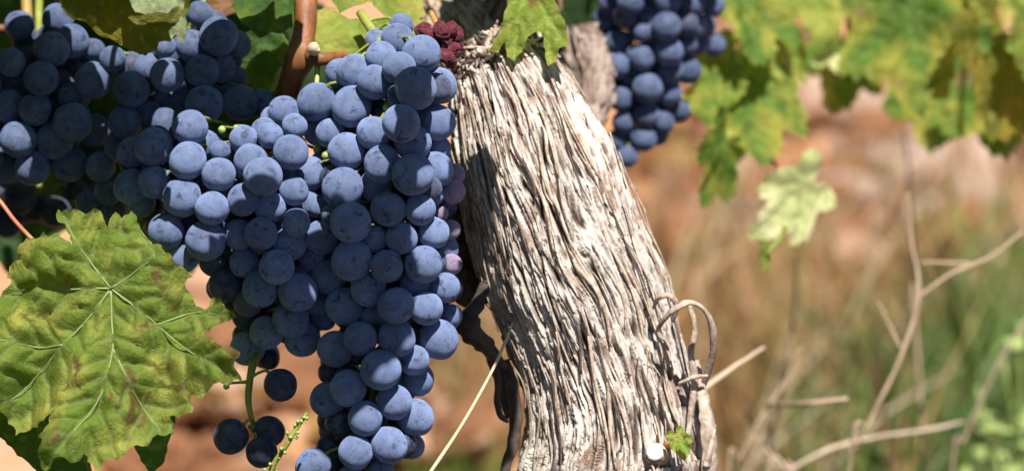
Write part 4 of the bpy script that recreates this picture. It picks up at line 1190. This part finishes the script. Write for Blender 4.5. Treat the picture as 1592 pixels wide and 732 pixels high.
def stones():
    rs_ = random.Random(21)
    meshes = []
    for k in range(5):
        bm = bmesh.new()
        bmesh.ops.create_icosphere(bm, subdivisions=3, radius=1)
        off = Vector((k * 7.3, 1.1, 3.3))
        for v in bm.verts:
            d = v.co.normalized()
            v.co = d * (1 + 0.35 * mnoise.noise(d * 0.9 + off) + 0.12 * mnoise.noise(d * 2.6 + off))
            v.co.z *= 0.62
        me = bpy.data.meshes.new('stone'); bm.to_mesh(me); bm.free()
        me.polygons.foreach_set('use_smooth', [True] * len(me.polygons))
        me.materials.append(M_STONE)
        meshes.append(me)
    spots = [(1240, 165, .075), (1282, 205, .06), (1360, 195, .085), (1405, 215, .06), (1330, 240, .05), (1460, 300, .08), (1500, 280, .09), (1530, 320, .07), (1366, 400, .036), (1300, 290, .05), (1430, 240, .05), (1390, 300, .06), (1320, 330, .05),
             (1100, 300, .05), (1180, 350, .04), (1150, 280, .06), (1490, 350, .06), (1560, 260, .07), (1250, 330, .04), (1430, 350, .05)]
    for i in range(18):
        spots.append((rs_.uniform(980, 1600), rs_.uniform(150, 440), rs_.uniform(.02, .045)))
    for i in range(8):
        spots.append((rs_.uniform(300, 800), rs_.uniform(520, 740), rs_.uniform(.012, .028)))
    for x, y, r in spots:
        r *= 0.62
        p = ground_at(x, y)
        o = bpy.data.objects.new('stone', rs_.choice(meshes)); COL.objects.link(o)
        m = Matrix.Rotation(rs_.uniform(0, 6.28), 4, 'Z') @ Matrix.Scale(r, 4)
        m.translation = Vector((p.x, p.y, ground_z(p.x, p.y) + r * 0.25))
        o.matrix_basis = m
        tag(o, 'pinkish stone lying on the orange soil, far out of focus', 'stone', 'stones on the soil')
stones()

def litter():
    rs_ = random.Random(33)
    o_, v_ = std_outline(rs_)
    lm = []
    for k, mt in enumerate((ML_TAN, ML_BROWN, ML_ORANGE, ML_TAN)):
        me = blade_mesh('fallen_leaf', [(x * .05, y * .05) for x, y in o_], [[(x * .05, y * .05) for x, y in q] for q in v_], 0.006, 300 + k, wave=.010, edgecurl=.008)
        me.materials.append(mt); lm.append(me)
    M_CLOD = simple_mat('soil_clod', (0.14, 0.06, 0.028), (0.34, 0.16, 0.075), 6, 0.95, 0.5, 0.01)
    cl = []
    for k in range(3):
        bm = bmesh.new(); bmesh.ops.create_icosphere(bm, subdivisions=3, radius=1)
        for v in bm.verts:
            d = v.co.normalized(); v.co = d * (1 + .4 * mnoise.noise(d * 1.3 + Vector((k * 5, 9, 2))) + .2 * mnoise.noise(d * 3.5)); v.co.z *= .7
        me = bpy.data.meshes.new('soil_clod'); bm.to_mesh(me); bm.free(); me.materials.append(M_CLOD); cl.append(me)
    for i in range(150):
        if i % 3 == 2: x, y = rs_.uniform(180, 830), rs_.uniform(520, 745)
        else: x, y = rs_.uniform(950, 1610), rs_.uniform(60, 560)
        p = ground_at(x, y)
        if i < 84:
            o = bpy.data.objects.new('fallen_leaf', rs_.choice(lm)); sc = rs_.uniform(.7, 1.5)
            m = Matrix.Rotation(rs_.uniform(0, 6.28), 4, 'Z') @ Matrix.Rotation(rs_.uniform(-.6, .6), 4, 'X') @ Matrix.Scale(sc, 4)
            dz = .018
            tag(o, 'dry vine leaf fallen on the orange soil, blurred', 'leaf', 'fallen leaves on the soil')
        else:
            o = bpy.data.objects.new('soil_clod', rs_.choice(cl)); sc = rs_.uniform(.015, .05)
            m = Matrix.Rotation(rs_.uniform(0, 6.28), 4, 'Z') @ Matrix.Scale(sc, 4)
            dz = sc * .25
            tag(o, 'dark brown clod of earth on the orange soil, blurred', 'clod', 'clods on the soil')
        COL.objects.link(o)
        m.translation = Vector((p.x, p.y, ground_z(p.x, p.y) + dz))
        o.matrix_basis = m
litter()

# ------------------------------------------------------------------ unseen leaves over the bunches, outlines shaped to cast shade in patches
def shade_canopy():
    t = empty('shade_shoot', P(600, -260, 0.98), 'unseen leafy shoot over the grapes, its leaves shaped to cast shade', 'shoot')
    base = P(600, -75, 1.09)
    nrm = Vector((0.0, 0.24, 1.0)).normalized()
    bpy.context.view_layer.update()
    dg = bpy.context.evaluated_depsgraph_get()
    def depth_at(x, y, z):
        # how far the shaded surface itself lies
        hs = []
        for dx in (-14, 0, 14):
            for dy in (-14, 0, 14):
                r = (FWD + RGT * ((x + dx - 796) * K) + UPV * ((366 - y - dy) * K)).normalized()
                hit, loc, *_ = scene.ray_cast(dg, CAM, r)
                if hit:
                    dd = (loc - CAM).dot(FWD)
                    if 1.04 < dd < 1.185: hs.append(dd)
        return min(max(sum(hs) / len(hs), z - 0.02), z + 0.02) if hs else z
    def up(q, lift, z=1.095):
        z = depth_at(q[0], q[1], z)
        p = P(q[0], q[1], z)
        k = (base - p).dot(nrm) / SUN.dot(nrm)
        return p + SUN * (k + lift)
    rs_ = random.Random(17)
    polys = [
        ([(632, 108), (650, 100), (690, 108), (668, 150), (662, 190), (660, 245), (672, 290), (640, 335), (638, 385), (600, 400), (560, 380), (520, 330), (575, 318), (600, 270), (606, 210), (600, 150)], .01, 1.088),
        ([(350, 395), (350, 345), (440, 335), (520, 315), (600, 372), (642, 395), (640, 440), (648, 465), (630, 505), (590, 520), (480, 540), (380, 520), (330, 440)], .03, 1.098),
        ([(430, 500), (590, 500), (640, 510), (625, 560), (600, 590), (585, 640), (540, 680), (480, 690), (420, 640)], .05, 1.095),
        ([(-60, 30), (60, 10), (170, 20), (260, 60), (250, 95), (262, 130), (232, 190), (280, 260), (240, 300), (230, 340), (100, 345), (40, 330), (50, 250), (10, 190), (-60, 180)], .02, 1.145),
        ([(265, 100), (300, 86), (420, 60), (450, 100), (430, 150), (390, 195), (330, 190), (268, 178)], .015, 1.135),
        ([(320, 400), (460, 380), (470, 560), (440, 720), (320, 720), (345, 600)], .03, 1.105),
        ([(690, 236), (712, 228), (735, 244), (752, 232), (776, 262), (768, 300), (786, 330), (760, 352), (764, 400), (748, 440), (710, 440), (680, 380)], .02, 1.125),
        ([(690, -60), (790, -60), (800, 40), (770, 86), (720, 70), (690, 40)], .04, 1.21),
        ([(705, 440), (770, 440), (800, 520), (806, 600), (800, 720), (760, 720), (700, 600)], .025, 1.132),
        ([(-80, -120), (60, -140), (130, -40), (120, 100), (140, 240), (60, 340), (-60, 320), (-110, 150)], .03, 1.29),
        ([(90, -120), (200, -160), (300, -100), (310, 60), (290, 180), (300, 300), (200, 350), (110, 320), (130, 160)], .045, 1.30),
        ([(280, -130), (400, -140), (470, -80), (455, 60), (470, 200), (400, 330), (300, 320), (300, 120)], .06, 1.31),
        ([(330, 60), (370, 62), (450, 55), (462, 120), (440, 170), (370, 140)], .035, 1.165),
    ]
    shoot_pts = []
    for i, (pl, lift, zz) in enumerate(polys):
        w3 = [up(q, lift, zz) for q in pl]
        c = sum(w3, Vector()) / len(w3)
        # leaf axes in its own plane
        ex = Vector((1, 0, 0)); ey = nrm.cross(ex).normalized()
        R3 = Matrix((ex, ey, nrm)).transposed()
        p2 = [((q - c).dot(ex), (q - c).dot(ey)) for q in w3]
        p2 = jag(p2, 0.006, 0.0018, rs_)
        far = max(p2, key=lambda q: q[1])
        att = (0.0, far[1] * 0.6)
        veins = [[att, (0, 0), min(p2, key=lambda q: q[1])], [att, min(p2, key=lambda q: q[0])], [att, max(p2, key=lambda q: q[0])]]
        me = blade_mesh('leaf', p2, veins, 0.006, 200 + i, wave=0.004)
        o = link('leaf', me, ML_GREEN, t, world=False)
        mw = R3.to_4x4(); mw.translation = c
        o.matrix_parent_inverse = parent_mat(t).inverted(); o.matrix_basis = mw
        a3 = c + ex * att[0] + ey * att[1]
        shoot_pts.append(a3)
    m = MB()
    ordered = sorted(shoot_pts, key=lambda q: q.x)
    y0 = P(600, -200, 1.12)
    path = [Vector((-0.34, y0.y + 0.17, y0.z + 0.03)), Vector((-0.2, y0.y + 0.19, y0.z + 0.07)), Vector((-0.05, y0.y + 0.17, y0.z + 0.06)), P(640, -60, 1.27)]
    m.tube(path, [.0015, .002, .003, .004], 50, 10, .1)
    m.build('stem', M_CANE, t)
    for a in ordered:
        m = MB()
        m.tube([a, a + SUN * 0.02, a + SUN * 0.045, a + SUN * 0.07], [.001, .0012, .0012, .0014], 14, 6)
        m.build('petiole', M_PETIOLE_G, t)

shade_canopy()

def in_view(p, margin):
    q = p - CAM
    d = q.dot(FWD)
    if d < 0.05: return (p - CAM).length < 0.25
    px = q.dot(RGT) / (K * d) + 796; py = 366 - q.dot(UPV) / (K * d)
    m_ = margin / (K * d)
    return -m_ < px < 1592 + m_ and -m_ < py < 732 + m_

def shades(pts_, margin=0.006):
    for p in pts_:
        if in_view(p, margin): return True
        for D in (1.0, 1.04, 1.08, 1.12, 1.16, 1.2, 1.25, 1.32, 1.40, 1.48):
            tt = ((p - CAM).dot(FWD) - D) / SUN.dot(FWD)
            if tt > 0 and in_view(p - SUN * tt, margin): return True
    return False

def sky_block_leaves(label, centre, rr, n, seed, keep, stem_pts):
    """unseen leaves added around the picture to block sky light; none of them stands in front of it or takes its sun"""
    t = empty('shade_shoot', stem_pts[0], label, 'shoot')
    rs_ = random.Random(seed)
    o_, v_ = std_outline(rs_)
    me = None
    c = spline([list(q) for q in stem_pts], 60)
    k = 0; tries = 0
    while k < n and tries < 6000:
        tries += 1
        dv = Vector((rs_.gauss(0, 1), rs_.gauss(0, 1), rs_.gauss(0, 1))).normalized()
        p = centre + dv * rs_.uniform(*rr)
        if not keep(dv, p) or p.z < 0.12: continue
        sz = rs_.uniform(0.075, 0.10)
        if in_view(p, sz * 1.35): continue
        bad = False
        for D in (1.02, 1.08, 1.15, 1.25, 1.40, 1.55):
            tt = ((p - CAM).dot(FWD) - D) / SUN.dot(FWD)
            g = p - SUN * tt
            if tt > 0 and in_view(g, sz * 1.15): bad = True; break
        if bad: continue
        if me is None:
            me = blade_mesh('leaf', [(x * .09, y * .09) for x, y in o_], [[(x * .09, y * .09) for x, y in q] for q in v_], 0.011, seed, wave=.006)
            me.materials.append(ML_GREEN)
        o = bpy.data.objects.new('leaf', me); COL.objects.link(o); o.parent = t
        R3 = Matrix.Rotation(rs_.uniform(0, 6.28), 4, 'Z') @ Matrix.Rotation(rs_.uniform(.1, 1.1), 4, 'X') @ Matrix.Scale(sz / .09, 4)
        R3.translation = p
        o.matrix_parent_inverse = parent_mat(t).inverted(); o.matrix_basis = R3
        b = Vector(c[int(np.argmin(np.linalg.norm(c - np.array(p), axis=1)))])
        k += 1
        if shades([p.lerp(b, f / 12) + Vector((0, 0, .03 * f / 12 * (1 - f / 12) * 2)) for f in range(13)]): continue
        m = MB()
        m.tube([p, (p + b) / 2 + Vector((0, 0, .015)), b], [.001, .001, .0012], 12, 5)
        m.build('petiole', M_PETIOLE_G, t)
    m = MB()
    m.tube(stem_pts, [.003] * len(stem_pts), 40, 8, .1)
    m.build('stem', M_CANE, t)
    if shades([Vector(q) for q in c]): print('STEM SHADES', label)
CB = P(480, 340, 1.12)
V3 = lambda x, y, z: CB + Vector((x, y, z))
sky_block_leaves('unseen leafy shoot added at the left of the grapes to block sky light', CB, (0.2, 0.45), 70, 5, lambda d, p: d.x < -0.25, [V3(-.16, .12, -.2), V3(-.26, .1, 0), V3(-.30, .05, .2), V3(-.25, 0, .4)])
sky_block_leaves('unseen leafy shoot added behind and above the grapes to block sky light', CB, (0.2, 0.45), 80, 6, lambda d, p: d.z > 0.1 and d.y > -0.25, [V3(.05, .15, .12), V3(-.05, .2, .25), V3(-.1, .2, .4), V3(-.15, .15, .5)])
sky_block_leaves('unseen leafy shoot added towards the viewer above the grapes to block sky light', CB, (0.22, 0.55), 80, 7, lambda d, p: d.z > 0.05 and d.y < -0.15 and d.x < 0.4, [V3(-.3, .16, .2), V3(-.42, 0, .34), V3(-.44, -.2, .4), V3(-.42, -.4, .42)])
sky_block_leaves('unseen low leafy shoot added beneath the grapes to cut ambient light', CB, (0.2, 0.4), 60, 8, lambda d, p: d.z < -0.3 and d.x < 0.15, [V3(.05, .12, -.2), V3(-.1, 0, -.22), V3(-.2, -.1, -.22)])
